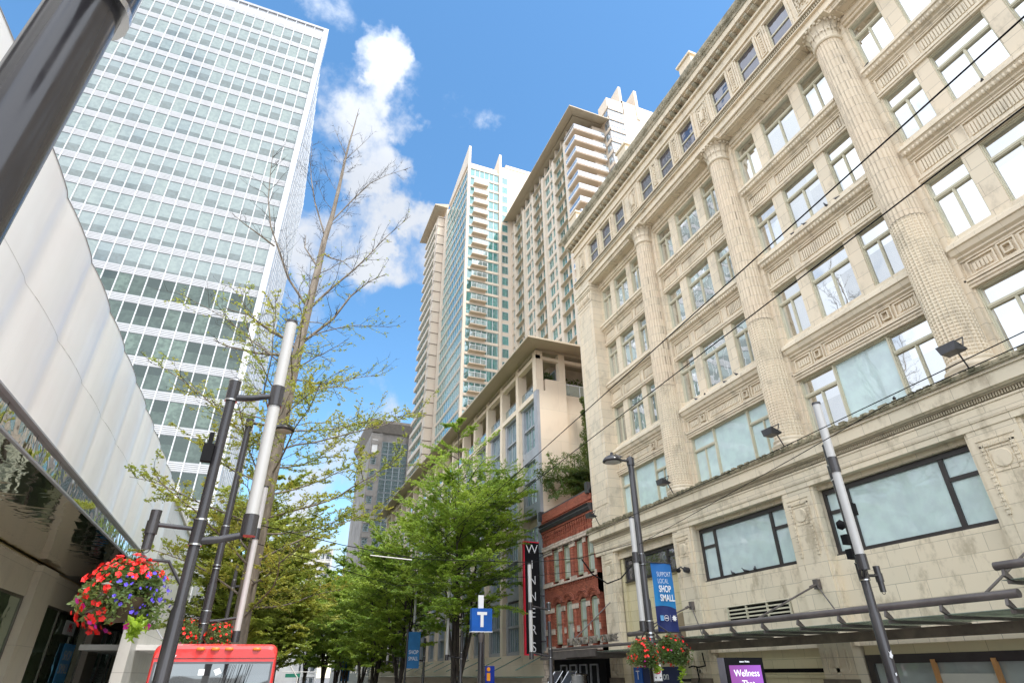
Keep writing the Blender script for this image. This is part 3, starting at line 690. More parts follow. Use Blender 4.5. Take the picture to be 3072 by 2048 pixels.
# pigeons on the ledges
def pigeon_mesh():
    mb = MB(); secs = [(-.17, .0, .008, .01), (-.13, .0, .03, .018), (-.05, .01, .05, .045), (.03, .02, .062, .062), (.09, .045, .05, .055), (.12, .085, .032, .032), (.135, .125, .03, .03), (.155, .135, .022, .022), (.185, .13, .004, .004)]
    n = 10; vs = []; fs = []
    for x_, z_, a, b in secs:
        for j in range(n): t = 2*math.pi*j/n; vs.append((x_, a*math.cos(t), .085+z_+b*math.sin(t)))
    for i in range(len(secs)-1):
        for j in range(n): fs.append((i*n+j, i*n+(j+1) % n, (i+1)*n+(j+1) % n, (i+1)*n+j))
    fs += [tuple(range(n))[::-1], tuple(range((len(secs)-1)*n, len(secs)*n))]
    mb.add(vs, fs, True); mb.tube([(.02, .02, .05), (.02, .02, 0)], .006, 5); mb.tube([(.02, -.02, .05), (.02, -.02, 0)], .006, 5)
    return mb.mesh('pigeon', plain('pigeon_grey', (.055, .055, .065), .5, var=.5, scale=12, bump=0))
PG = pigeon_mesh()
def pigeon(x, y, z, rot, label):
    o = link('pigeon', PG, None, (x, y, z)); o.rotation_euler = (0, 0, rot); o.scale = (.85,)*3; tag(o, label, 'pigeon', 'pigeons perched on ledges and lamps')
for x, y, z, r_, l_ in [
    (17.55, 12.75, 17.30, 1.2, 'grey pigeon left of the dark pair on the fourth-storey ledge'), (17.55, 12.1, 17.30, 1.7, 'grey pigeon under the wide window near the upper wire'),
    (17.55, 11.0, 17.30, 3.0, 'grey pigeon facing out on the ledge between two windows'), (17.55, 10.55, 17.30, 1.4, 'grey pigeon standing beside the rightmost big column shaft'),
    (17.55, 5.2, 17.30, .4, 'lone pigeon on the ledge under the bright window at top right'), (17.55, 7.75, 21.45, 1.0, 'pigeon in the window corner just right of the biggest capital'),
    (17.55, 19.5, 13.04, .8, 'small pigeon between two dark windows on the third-storey ledge'), (17.55, 20.1, 13.04, 2.2, 'pigeon beside the second column from the corner, low ledge'),
    (17.55, 18.1, 13.04, 1.5, 'pigeon below the wide curtained window of the second bay'), (17.55, 17.3, 13.04, 2.6, 'pigeon at the end of the row below the second bay'),
    (16.72, 10.6, 8.97, .5, 'pigeon on the mossy ledge under the huge pale pane'), (17.36, 19.6, 5.26, 1.4, 'leftmost pigeon on the dark sill of the papered window'),
    (17.36, 18.9, 5.26, 1.9, 'middle pigeon on the dark sill of the papered window'), (17.36, 18.4, 5.26, .6, 'right pigeon on the dark sill of the papered window')]:
    pigeon(x, y, z, r_, l_)
# ================================================================ red brick building, y 29.8 .. 36.8
BB = thing('brick_building', (17, 33, -.8), 'narrow red brick building with arched windows and stone bands beside the cream store', 'building')
brick = masonry('red_brick', (.30, .085, .05), .22, .075, .010, .22, .35, .55, stain_col=(.10, .04, .03), rough=.7, c2=(.35, .11, .06))
stone = masonry('rough_stone', (.56, .47, .38), .5, .3, .02, .15, .5, .45, rough=.8)
y0, y1 = 29.82, 36.75
ups = [(30.55, 31.45), (31.95, 32.85), (33.75, 34.5), (35.05, 35.75)]
WU = [(29.98, 30.86), (31.28, 32.2), (33.0, 33.92), (34.5, 35.42)]
m = MB(); m.box(17.5, 30, y0, y1, -1.2, 11.3)
prev = y0
for a, b in WU+[(y1, y1)]:
    m.box(17.02, 17.5, prev, a, 2.9, 9.0); prev = b
m.box(17.0, 17.5, y0, y1, 9.0, 10.9); m.box(17.0, 17.5, y0, y1, 5.75, 6.75)
for a, b in WU:
    c = (a+b)/2; r = (b-a)/2                                # arch heads of the lower windows
    poly = [(c+r*math.cos(math.pi*j/10), 5.35+r*.75*math.sin(math.pi*j/10)) for j in range(11)]
    m.prism([(b+.001, 5.76)]+poly+[(a-.001, 5.76)], 'x', 17.02, 17.5)
m.box(17.0, 17.5, y0, y1, 2.75, 3.2)
m.build('wall', brick, BB)
a_ = MB()
for a, b in WU:                                             # projecting arch hoods and piers
    c = (a+b)/2
    for r, d in ((.50, .03), (.62, .05), (.74, .03)):
        pts = [(17.02-d, c+r*math.cos(math.pi*j/12), 5.62+r*.62*math.sin(math.pi*j/12)) for j in range(13)]; a_.tube(pts, .04, 6)
prev = y0
for a, b in WU+[(y1, y1)]:
    if a-prev > .15:
        a_.tube([(17.0, (a+prev)/2, 6.9), (17.0, (a+prev)/2, 8.5)], min(.13, (a-prev)*.3), 12); a_.tube([(17.0, (a+prev)/2, 3.35), (17.0, (a+prev)/2, 5.1)], min(.13, (a-prev)*.3), 12)
    prev = b
y = y0+.1
while y < y1-.1:
    a_.box(16.90, 17.0, y, y+.16, 9.75, 9.98); a_.box(16.93, 17.0, y+.03, y+.13, 9.55, 9.75); a_.box(16.94, 17.0, y, y+.1, 6.48, 6.6)
    if int(y*2) % 3: a_.box(16.92, 17.0, y, y+.12, 9.18, 9.42)
    y += .3
a_.box(16.86, 17.0, y0, y1, 10.0, 10.12); a_.box(16.8, 17.0, y0, y1, 10.55, 10.62); a_.box(16.9, 17.3, y0, y1, 10.75, 11.3)
a_.build('corbelled_brickwork', brick, BB)
s_ = MB()
prev = y0
for a, b in WU+[(y1, y1)]:
    if a-prev > .15:
        for z0, z1, d in ((5.15, 5.42, .05), (3.95, 4.25, .05), (3.1, 3.32, .06), (8.55, 8.85, .04), (6.72, 6.9, .08)): s_.box(17.0-d, 17.2, prev+.02, a-.02, z0, z1)
    prev = b
y = y0
while y < y1: 
    d = random.uniform(.08, .2); q = min(y+random.uniform(.35, .6), y1); s_.box(17-d, 17.3, y, q-.02, 8.85, 9.12); y = q
s_.box(16.88, 17.3, y0, y1, 6.62, 6.72); s_.box(16.82, 17.3, y0, y1, 2.98, 3.1)
s_.build('stone_band', stone, BB)
k = MB(); xz_prism(k, [(17.3, 10.12), (16.80, 10.12), (16.72, 10.3), (16.76, 10.4), (16.66, 10.52), (17.3, 10.56)], y0-.0, y1+.05)
k.tube([(17.1, y0, 11.36), (17.1, y1+.1, 11.36)], .12, 10); k.box(16.75, 17.5, y1-.2, y1+.1, 10.9, 11.5); k.box(16.75, 17.4, y0+.0, y0+.3, 11.1, 11.75)
k.build('black_cornice', MT['metal_dark'], BB)
gb_ = glass('sash_glass', (.56, .62, .52), (3, .5, 1.3), .14, inside2=(.42, .50, .44), wav=.02); gf_ = plain('sage_frame', (.30, .33, .22), .5)
for a, b in WU:
    for z0, z1 in ((6.9, 8.78), (3.42, 5.6)):
        F, G = MB(), MB(); x = 17.18
        F.box(x-.06, x+.1, a, a+.1, z0, z1); F.box(x-.06, x+.1, b-.1, b, z0, z1); F.box(x-.05, x+.1, a+.1, b-.1, z0, z0+.09); F.box(x-.05, x+.1, a+.1, b-.1, z1-.1, z1); F.box(x-.055, x+.05, a+.1, b-.1, (z0+z1)/2-.03, (z0+z1)/2+.04)
        o = F.build('window', gf_, BB); G.quad((x, b, z0), (x, a, z0), (x, a, z1), (x, b, z1)); G.build('pane', gb_, o)
sf_ = MB(); sf_.box(17.1, 17.5, y0, y1, -1.2, 2.75); sf_.build('shopfront', MT['black'], BB)
F = MB()
for j in range(4): 
    y = 30.6+j*1.2; F.box(17.02, 17.1, y, y+.06, .4, 2.35); F.box(17.02, 17.1, y+.75, y+.81, .4, 2.35); F.box(17.02, 17.1, y+.06, y+.75, 2.28, 2.35)
F.build('shop_frame', MT['grey_clad'], BB)
cb_ = MB(); cb_.tube([(16.95, 36.3, -.8), (16.95, 36.3, 1.2)], .3, 12); cb_.build('brick_column', brick, BB); cc_ = MB(); cc_.box(16.6, 17.1, 36.0, 36.7, 1.2, 1.7); cc_.lathe([(.36, 1.7), (.3, 1.9), (.38, 2.2), (.38, 2.6)], (16.95, 36.3), 12); cc_.build('stone_capital', stone, BB)
# its own canopy with upright letters
CN = thing('small_canopy', (17, 30, 2.6), 'dark steel canopy carrying a row of metal letters over the brick shopfront', 'awning')
c_ = MB(); c_.box(14.6, 17.0, 26.2, 30.9, 2.72, 2.80); c_.box(14.52, 14.64, 26.2, 30.9, 2.6, 2.9); c_.box(16.2, 17.0, 30.9, 36.0, 2.6, 2.75); c_.tube([(14.5, 22.6, 2.98), (14.5, 31.0, 2.98)], .06, 8)
y = 26.3
while y < 30.8: c_.box(14.6, 17.0, y, y+.06, 2.55, 2.72); y += 1.5
c_.build('canopy_deck', MT['steel_grey'], CN)
gq = MB(); gq.box(14.6, 17.0, 22.7, 26.15, 2.78, 2.80); gq.build('glass_sheet', AWG, CN)
rr_ = MB(); rr_.tube([(16.95, 28.6, 5.1), (14.8, 29.5, 3.1)], .03, 6); rr_.build('tie_rod', MT['steel_grey'], CN)
lm_ = plain('letter_metal', (.42, .38, .33), .35, .6, .1)
for t_, y_ in (("HUDSON'S", 27.75), ("BAY", 26.15), ("CENTRE", 24.75)): word(t_, .44, (14.45, y_, 3.24), FACE_WEST, lm_, CN, 'letters', .92, .05)
# chrome vents in front of the brick shop
for y, lb in ((33.3, 'open tilted steel skylight flap left of the pair'), (31.6, 'open tilted steel skylight flap next to the silver drum')):
    t_ = thing('tilted_flap', (15.6, y, 1.4), lb+' under the canopy', 'hatch', 'tilted hatches under the canopy')
    q = MB(); 
    for s0, s1 in (((0, -.5, 0), (0, .5, 0)), ((0, -.5, 0), (.5, -.5, .62)), ((0, .5, 0), (.5, .5, .62)), ((.5, -.5, .62), (.5, .5, .62))): q.tube([s0, s1], .035, 6)
    link('frame', q.mesh('frame', MT['steel']), t_); q = MB(); q.quad((.02, -.48, .03), (.02, .48, .03), (.49, .48, .6), (.49, -.48, .6)); link('panel', q.mesh('panel', MT['metal_dark']), t_)
    q = MB(); q.tube([(.2, -.2, .1), (.15, 0, .0), (.2, .2, .1)], .02, 6); q.tube([(.25, 0, 0), (.25, 0, -2.0)], .03, 6); link('handle', q.mesh('handle', MT['steel']), t_)
t_ = thing('steel_drum', (15.8, 30.3, gz(30)), 'shiny upright stainless steel drum beside the tilted flaps', 'vent')
q = MB(); q.lathe([(.42, 0), (.42, 2.55), (.44, 2.57), (.44, 2.62), (.40, 2.64), (.1, 2.68)], (0, 0), 28); link('drum_shell', q.mesh('drum_shell', MT['steel']), t_); q = MB(); q.tube([(-.44, 0, .3), (-.5, 0, .3), (-.5, 0, 2.2), (-.44, 0, 2.2)], .02, 6); link('handle', q.mesh('handle', MT['steel']), t_)
# ================================================================ beige podium with deep eaves, y 36.9 .. 96
PO = thing('podium_building', (17, 60, -1.5), 'beige mid-rise block with a deep tan overhanging roof and tall grey-framed windows', 'building')
m = MB(); PY0, PY1 = 36.95, 99.0
m.box(17.75, 19.55, PY0, PY1, -2, 21.9); m.box(19.55, 45, PY0+.25, PY1, -2, 20.9)
py = [37.1+3.72*j for j in range(17)]
for j, y in enumerate(py):
    wdt = .42 if j else .0
    m.box(16.98, 17.75, y-.22 if j else PY0, y+.30, 2.3, 24.3) if j else m.box(16.98, 17.6, PY0, PY0+.62, 20.9, 24.3)
m.box(17.0, 17.75, PY0, PY1, 2.4, 3.0); m.box(16.9, 17.75, PY0, PY1, 1.3, 2.4)
m.box(16.99, 17.4, PY0, PY1, 23.62, 23.95); m.box(17.0, 17.6, PY0+.62, PY1, 20.45, 20.85)
m.box(19.0, 19.55, PY0, PY0+.5, 21.9, 24.3); m.box(17.4, 30, PY0+.05, PY0+.4, 23.62, 23.9); m.box(24, 24.5, PY0+.3, PY0+.7, 21, 24.3)
m.build('wall', masonry('podium_stucco', (.76, .64, .49), 3.6, 2.42, .012, .02, .06, .78, axis='both'), PO)
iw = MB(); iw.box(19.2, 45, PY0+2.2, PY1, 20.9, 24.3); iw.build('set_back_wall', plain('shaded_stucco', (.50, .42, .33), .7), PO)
ps = MB(); ps.box(17.35, 17.5, PY0+.0, PY0+.001, 3, 4)
r_ = MB()                                                  # the eave: thin edge, underside rising inwards
r_.add([(15.4, 34.75, 24.05), (30, 34.75, 24.05), (17.05, 36.95, 24.5), (30, 36.95, 24.5), (15.4, 34.75, 24.2), (30, 34.75, 24.2), (15.4, PY1, 24.05), (17.05, PY1, 24.5), (15.4, PY1, 24.2), (19, 39, 25.6), (30, 39, 25.6), (19, PY1, 25.6)],
       [(0,1,3,2), (0,2,7,6), (0,4,5,1), (0,6,8,4), (4,9,10,5), (4,8,11,9)])
r_.box(17.1, 30, 37.0, PY1, 24.3, 24.55)
r_.build('roof_eave', MT['tan_soffit'], PO)
gr = MB(); rects = []; rl = MB()
for j in range(16):
    a, b = (PY0, py[1]-.22) if j == 0 else (py[j]+.30, py[j+1]-.22)
    if j == 0: gr.box(17.0, 17.22, PY0, PY0+.62, 2.9, 20.9); wl0 = MB(); wl0.box(17.22, 17.75, PY0, PY0+.62, 2.9, 20.9); wl0.build('corner_wall', bpy.data.materials['podium_stucco'], PO)
    a2 = a+.62 if j == 0 else a
    gr.box(17.2, 17.75, a2, b, 20.35, 20.5)
    for z0, z1 in ((16.7, 20.3), (12.6, 16.2), (7.4, 11.0), (3.2, 6.4)):
        half = [(z0, (z0+z1)/2-.06), ((z0+z1)/2+.06, z1)]
        n = 3 if j else 2; wd = (b-a2-.7)/n
        gr.box(17.28, 17.75, a2, a2+.35, z0-.3, z1+.1); gr.box(17.28, 17.75, b-.35, b, z0-.3, z1+.1)
        gr.box(17.25, 17.75, a2+.35, b-.35, z0-.9, z0); gr.box(17.3, 17.75, a2+.35, b-.35, half[0][1], half[1][0])
        for h0, h1 in half:
            for i in range(n): rects.append(('x', 17.5, a2+.35+i*wd, a2+.35+(i+1)*wd, h0, h1, -1))
    rl.box(17.28, 17.32, a2+.1, b-.1, 21.75, 21.80); rl.box(17.29, 17.31, a2+.1, b-.1, 20.9, 21.7)
    rects.append(('x', 19.18, a2+.3, b-.2, 21.0, 23.4, -1))
gr.build('grey_bay_frame', MT['grey_clad'], PO)
windows(PO, rects, plain('window_grey', (.33, .35, .38), .4, .2), glass('podium_glass', (.14, .24, .24), (2, .9, 1.8), .38, (.85, 1, 1), (.05, .09, .10)), fw=.07, mull=[('v', .5)])
rail_g = glass('rail_glass', (.25, .30, .30), (2, 2, 2), .3, (.9, 1, 1))
q = MB(); q.box(19.6, 30, PY0+.3, PY0+.33, 20.95, 21.85); 
rl.build('glass_balustrade', rail_g, PO); q.build('glass_balustrade', rail_g, PO); q = MB(); q.box(19.56, 30, PY0+.28, PY0+.35, 21.86, 21.92); q.box(20.9, 20.94, PY0+.28, PY0+.35, 20.9, 21.86); q.build('handrail', MT['white_metal'], PO)
lv = MB(); y = PY0
while y < PY1: lv.tube([(16.9, y, 2.9), (15.0, y, 2.1)], .03, 6); y += 3.72
lv.box(15.0, 16.9, PY0, PY1, 1.72, 1.76); lv.build('glass_canopy', plain('green_canopy_glass', (.10, .20, .17), .2), PO)
# ================================================================ the blade sign
WS = thing('blade_sign', (17, 36.9, 6.2), 'tall black vertical blade sign with red edge and thin white capital letters', 'sign')
s = MB(); s.box(15.62, 16.66, 36.72, 36.90, 2.95, 9.45); s.build('sign_panel', MT['black'], WS)
s = MB(); s.box(15.56, 15.62, 36.69, 36.93, 2.88, 9.52); s.box(15.62, 16.68, 36.69, 36.93, 9.45, 9.52); s.box(15.62, 16.68, 36.69, 36.93, 2.88, 2.95); s.build('red_edging', MT['red'], WS)
s = MB()
for z in (3.6, 6.2, 8.8): s.box(16.66, 17.0, 36.78, 36.84, z, z+.08)
s.build('bracket', MT['metal_dark'], WS)
for i, ch in enumerate("WINNERS"): word(ch, .78 if ch != 'W' else .82, (16.14, 36.70, 9.02-i*.955), FACE_SOUTH, MT['white'], WS, 'letter', .85 if ch != 'W' else 1.05, .01, bold=-.012)
# ================================================================ high-rise A (balconies at the corner)
TA = thing('residential_tower', (38, 63, -1.5), 'beige residential high-rise with stacked white corner balconies and a slanting roof overhang', 'building', )
PA_ = 2.92; base = 2.4
m = MB(); XA = 38.0; YA0, YA1 = 66.6, 97.0
m.box(XA+.75, 60, YA0, YA1, -2, 88.5); m.box(XA+4.2, 52, 63.2, 70, -2, 90.6); m.box(XA+.75, 52, 64.8, YA0, -2, 90.6)
pyA = [66.6+4.93*j for j in range(7)]
for j, y in enumerate(pyA): m.box(XA-.15, XA+.75, y-.42, y+.42, -2, 87.9)
m.box(XA+.05, XA+.8, YA1-.6, YA1, -2, 91.0)
nA = 29; ztop = 88.0
for k in range(nA):
    z = ztop - k*PA_
    m.box(XA+.25, XA+.8, YA0, YA1, z-.75, z+.0)
for y in pyA[:-1]: m.box(XA+.35, XA+.8, y+2.2, y+2.7, -2, 88)
m.box(XA+1.2, XA+2, YA0, YA1, 88.0, 91.1)
for y in [66.6+2.465*j for j in range(13)]: m.box(XA+.55, XA+1.2, y-.2, y+.2, 88.0, 91.1)
m.build('wall', MT['beige_l'], TA)
b_ = MB()
for k in range(nA):
    z = ztop-k*PA_
    for j, y in enumerate(pyA[:-1]):
        if j % 2 == 0: b_.box(XA-.25, XA+.25, y+.42, y+4.5, z-.75, z-.62); b_.nxt()
build_each(b_, 'floor_slab', MT['tan_soffit'], TA)
rects = []
for k in range(nA):
    z = ztop-k*PA_
    for y in pyA[:-1]:
        rects.append(('x', XA+.5, y+.42, y+2.2, z-PA_, z-.75, -1)); rects.append(('x', XA+.5, y+2.7, y+4.51, z-PA_, z-.75, -1))
for j in range(12): rects.append(('x', XA+1.15, 66.8+2.465*j, 68.9+2.465*j, 88.3, 90.8, -1))
# corner glazing and balconies
for k in range(nA):
    z = ztop-k*PA_+1.6
    if z > 90: continue
    rects.append(('y', 64.78, XA+1.0, XA+3.9, z-2.3, z+.2, -1)); rects.append(('x', XA+.72, 64.9, 66.1, z-2.3, z+.2, -1)); rects.append(('x', XA+4.18, 63.3, 64.7, z-2.2, z+.1, -1))
    rects.append(('y', 63.18, XA+5.6, XA+6.9, z-2.2, z+.1, -1))
windows(TA, rects, plain('tower_frame', (.60, .60, .58), .4), glass('tower_glass', (.10, .27, .25), (3, 1.2, 2.92), .20, (.80, 1, .97), (.03, .09, .09)), fw=.07, mull=[('v', .5)])
# balconies: slab, white upstand, glass strip
bgl_ = glass('balcony_glass', (.55, .6, .62), (3, 3, 3), .35, (.95, .97, 1)); bal = None
for k in range(1, nA):
    z = ztop-k*PA_+2.3
    if bal:
        o = link('balcony', bal[0], TA, (0, 0, z-bal[3])); link('upstand', bal[1], o); link('balustrade', bal[2], o); continue
    sl, bd_, gg = MB(), MB(), MB()
    x0, x1, y0_, y1_ = XA-.1, XA+6.2, 62.4, 66.2
    sl.box(x0, x1, y0_, y1_, z-.28, z)
    bd_.box(x0-.06, x1, y0_-.1, y0_, z-.05, z+.2); bd_.box(x0-.1, x0, y0_, y1_, z-.05, z+.2)
    gg.box(x0-.04, x1, y0_-.06, y0_-.03, z+.2, z+.95); gg.box(x0-.07, x0-.04, y0_, y1_, z+.2, z+.95); bd_.box(x0-.06, x1, y0_-.08, y0_-.01, z+.95, z+1.02); bd_.box(x0-.09, x0-.02, y0_, y1_, z+.95, z+1.02)
    o = sl.build('balcony', MT['beige'], TA); a = bd_.build('upstand', MT['white_metal'], o); b = gg.build('balustrade', bgl_, o); bal = (o.data, a.data, b.data, z)
# glazed bay, fins, core
gl_ = []
bw2 = MB(); bw2.box(44.6, 48.1, 60.9, 64, -2, 97.0); bw2.box(48.1, 56, 61.2, 75, -2, 98.0)
bw2.add([(47.95, 61.2, 94), (47.95, 78, 94), (47.95, 78, 100.2), (47.95, 61.2, 102.2), (48.5, 61.2, 94), (48.5, 78, 94), (48.5, 78, 100.2), (48.5, 61.2, 102.2)], [(0,3,2,1), (4,5,6,7), (0,4,7,3), (3,7,6,2), (0,1,5,4), (1,2,6,5)])
bw2.add([(51.4, 61.0, 94), (51.4, 78, 94), (51.4, 78, 100.2), (51.4, 61.0, 102.4), (52.0, 61.0, 94), (52.0, 78, 94), (52.0, 78, 100.2), (52.0, 61.0, 102.4)], [(0,3,2,1), (4,5,6,7), (0,4,7,3), (3,7,6,2), (0,1,5,4), (1,2,6,5)])
bw2.box(52.0, 62, 61.8, 80, -2, 97.0)
for k in range(30):
    z = 94.5-k*PA_; bw2.box(44.45, 47.9, 60.7, 60.9, z-.75, z-.05); bw2.box(44.4, 44.6, 60.7, 63.5, z-.75, z-.05)
bw2.build('fin_wall', MT['beige_l'], TA)
rects = []
for k in range(30):
    z = 94.5-k*PA_
    for j in range(3): rects.append(('y', 60.88, 44.6+j*1.1, 45.7+j*1.1, z-PA_, z-.75, -1))
    rects.append(('x', 44.58, 61.0, 62.3, z-PA_, z-.75, -1)); rects.append(('y', 61.78, 52.6, 53.9, z-PA_, z-.75, -1)); rects.append(('y', 61.78, 53.9, 55.2, z-PA_, z-.75, -1))
windows(TA, rects, MT['grey_clad'], glass('bay_glass', (.35, .40, .42), (1.1, 1.1, 2.92), .45, (.97, .98, 1), (.16, .22, .22)), fw=.06, mull=[('v', .5), ('h', .3)], limit=0, name='bay_window')
# roof overhang
ro = MB(); Z = 90.9
ro.add([(36.3, 60.7, Z-.3), (44.5, 60.7, Z-.3), (44.5, 62.9, Z+.5), (XA, 62.9, Z+.5), (36.3, 97.5, Z-.3), (XA+.6, 97.5, Z+.5), (36.3, 60.7, Z-.1), (44.5, 60.7, Z-.1), (36.3, 97.5, Z-.1), (40, 64, Z+1.6), (44.5, 64, Z+1.6), (40, 97.5, Z+1.6)],
       [(0,1,2,3), (0,3,5,4), (0,6,7,1), (0,4,8,6), (6,9,10,7), (6,8,11,9)]); ro.box(XA+.2, 52, 63, 97, Z+.4, Z+.7)
ro.build('roof_eave', MT['tan_soffit'], TA)
# ================================================================ high-rise B (fins, glazed bay)
TB = thing('residential_tower', (28, 94, -1.5), 'slim beige and teal high-rise with two pointed fins and a notched glass front', 'building')
PB = 2.9; m = MB()
X0, X1 = 27.9, 35.5
m.box(X0+.5, X1, 94.5, 125, -2, 106.6); m.box(X1, 44.5, 94.0, 125, -2, 107.6); m.box(37.0, 44.5, 93.9, 125, 107.6, 108.6)
for x, d in ((X0, 16), (X1, 10)):
    m.add([(x-.25, 93.7, -2), (x-.25, 93.7+d, -2), (x-.25, 93.7+d, 106.8), (x-.25, 93.7, 111.3), (x+.3, 93.7, -2), (x+.3, 93.7+d, -2), (x+.3, 93.7+d, 106.8), (x+.3, 93.7, 111.3)], [(0,3,2,1), (4,5,6,7), (0,4,7,3), (3,7,6,2), (0,1,5,4), (1,2,6,5)]) if x == X1 else \
    m.add([(x-.3, 93.7, -2), (x-.3, 94.4, -2), (x-.3, 94.4, 106), (x-.3, 110, 106), (x-.3, 110, 107.2), (x-.3, 93.7, 111.3), (x+.25, 93.7, -2), (x+.25, 94.4, -2), (x+.25, 94.4, 106), (x+.25, 110, 106), (x+.25, 110, 107.2), (x+.25, 93.7, 111.3)],
          [(0,1,2,5), (2,3,4,5), (6,11,8,7), (8,11,10,9), (0,6,7,1), (0,5,11,6), (5,4,10,11), (1,7,8,2), (2,8,9,3), (3,9,10,4)])
m.box(X0-.35, X0+.5, 111.5, 113.3, -2, 106.5); m.box(25.9, X0+.5, 113.8, 116, -2, 105.5); m.box(26.5, X0+.5, 116, 127, -2, 107)
for k in range(37):
    z = 105.0-k*PB
    m.box(X0+.25, X1-.25, 94.0, 94.6, z-.55, z); m.box(X0-.15, X0+.5, 94.4, 111.5, z-.55, z); m.box(25.75, 26.5, 116, 127, z-.9, z); m.box(25.8, 25.9, 114, 116, z-.05, z)
m.build('wall', MT['beige_l'], TB)
dl = MB()
for k in range(37): z = 105.0-k*PB; dl.box(25.6, X0+.3, 113.7, 113.8, z-.05, z+.08); dl.nxt()
build_each(dl, 'dark_joint', plain('joint_brown', (.16, .12, .09), .7), TB)  # dark brown joint lines across the wall, one per floor
bb_ = glass('balc_glass_b', (.35, .45, .44), (3, 3, 3), .3); bal = None
for k in range(2, 37):
    z = 105.0-k*PB
    if bal: o = link('balcony', bal[0], TB, (0, 0, z-bal[3])); link('railing', bal[1], o); link('glass_balustrade', bal[2], o); continue
    fs_ = MB(); br = MB(); bg_ = MB()
    fs_.box(X0+1.0, X0+4.4, 92.9, 94.0, z-.1, z+.08); br.box(X0+1.0, X0+4.4, 92.88, 92.93, z+1.02, z+1.08); bg_.box(X0+1.05, X0+4.35, 92.9, 92.92, z+.1, z+1.0)
    for q in range(4): br.box(X0+1.0+q*1.12, X0+1.05+q*1.12, 92.87, 92.93, z, z+1.05)
    o = fs_.build('balcony', MT['beige'], TB); a = br.build('railing', MT['white_metal'], o); b = bg_.build('glass_balustrade', bb_, o); bal = (o.data, a.data, b.data, z)
rects = []
for k in range(37):
    z = 105.0-k*PB
    for j in range(6): rects.append(('y', 94.2, X0+.3+j*1.16, X0+.3+(j+1)*1.16, z-PB, z-.55, -1))
    for j in range(12): rects.append(('x', X0, 94.6+j*1.4, 96.0+j*1.4, z-PB, z-.55, -1))
    rects.append(('y', 93.98, X1+.5, X1+1.9, z-PB, z-.9, -1))
    for j in range(5): rects.append(('x', 26.3, 116.2+j*2.1, 118.2+j*2.1, z-PB, z-.9, -1))
windows(TB, rects, plain('tower_frame_b', (.56, .60, .60), .4), glass('tower_glass_b', (.13, .36, .33), (1.16, 1.4, 2.9), .20, (.85, 1, .97), (.05, .14, .14)), fw=.07)
e_ = MB(); e_.add([(24.3, 111.5, 106.9), (X0, 111.5, 106.9), (24.3, 128, 106.9), (X0, 128, 107.4), (24.3, 111.5, 107.2), (X0, 111.5, 108.2), (24.3, 128, 107.2), (X0, 128, 108.2)], [(0,1,3,2), (0,4,5,1), (0,2,6,4), (4,6,7,5), (2,3,7,6), (1,5,7,3)])
e_.build('roof_eave', MT['tan_soffit'], TB)
# ================================================================ distant blocks
DT = thing('concrete_tower', (24, 155, -1.5), 'dark grey-brown concrete tower with a glass stair strip and flat overhanging roof', 'building')
m = MB(); m.box(20.4, 36, 150.6, 175, -2, 58.5); m.box(20.2, 22.4, 150, 151, -2, 58.0) ; m.box(22.4, 23.2, 150.2, 151, -2, 58.5); m.box(30.2, 36, 149.8, 151, -2, 58.6)
for k in range(17): m.box(20.4, 22.3, 149.75, 150, 56-k*3.4-1.2, 56-k*3.4)
m.build('wall', plain('brown_concrete', (.27, .245, .22), .8, var=.25, scale=.3), DT)
r_ = MB(); r_.add([(18.9, 148.5, 60.6), (36, 148.5, 60.6), (36, 176, 60.6), (18.9, 176, 60.6), (20.4, 150, 58.3), (36, 150, 58.3), (36, 176, 58.3), (20.4, 176, 58.3), (18.9, 148.5, 61.3), (36, 148.5, 61.3), (36, 176, 61.3), (18.9, 176, 61.3)], [(4,5,1,0), (4,0,3,7), (0,1,9,8), (0,8,11,3), (8,9,10,11)])
r_.build('roof_slab', plain('roof_brown', (.24, .21, .18), .8), DT)
rects = []
for k in range(17):
    z = 56-k*3.4
    for j in range(4): rects.append(('y', 150.5, 23.3+j*1.7, 25.0+j*1.7, z-3.3, z, -1))
    rects.append(('y', 149.98, 20.6, 22.0, z-3.2, z-1.3, -1))
windows(DT, rects, plain('stair_frame', (.22, .25, .26), .5), glass('stair_glass', (.09, .13, .13), (1.7, 2, 3.4), .22, (.8, .95, 1), (.03, .05, .05)), fw=.14, mull=[('h', .33), ('h', .66)])
q = MB(); q.box(20.6, 22.0, 149.9, 150.0, 52.3, 56.2); q.build('white_screen', MT['white_wall'], DT)
WH = thing('white_highrise', (12, 205, -1.5), 'pale high-rise glimpsed through the trees at the end of the street', 'building')
m = MB(); m.box(5.5, 19, 201, 220, -2, 36.5); m.box(8, 14, 199, 201, -2, 33)
for k in range(12): m.box(5.3, 19, 200.4, 201, 36-k*3.1-.5, 36-k*3.1)
for x in (5.3, 10, 14.6, 18.7): m.box(x, x+.5, 200.2, 201, -2, 36.6)
m.build('wall', plain('pale_concrete', (.62, .60, .56), .7, scale=.3), WH)
rects = [('y', 200.9, 6+j*1.6, 7.3+j*1.6, 36-k*3.1-2.6, 36-k*3.1-.7, -1) for k in range(12) for j in range(8)]
windows(WH, rects, MT['white_metal'], glass('far_glass', (.12, .15, .17), (1.6, 2, 3.1), .25), fw=.12)
ST2 = thing('terrace_block', (21, 120, -1.5), 'low grey street block with small windows behind the row of trees', 'building')
m = MB(); m.box(17, 24.5, 100, 148, -2, 14); m.box(16.7, 17, 100, 148, 12.6, 13.2); m.build('wall', masonry('far_stone', (.42, .40, .36), 2, 1, .03, .05), ST2)
rects = [('x', 16.98, 101+j*2.6, 102.6+j*2.6, 2+k*3.4, 4+k*3.4, -1) for k in range(3) for j in range(17)]
windows(ST2, rects, MT['white_wall'], MT['glass_attic'], fw=.12, limit=40)
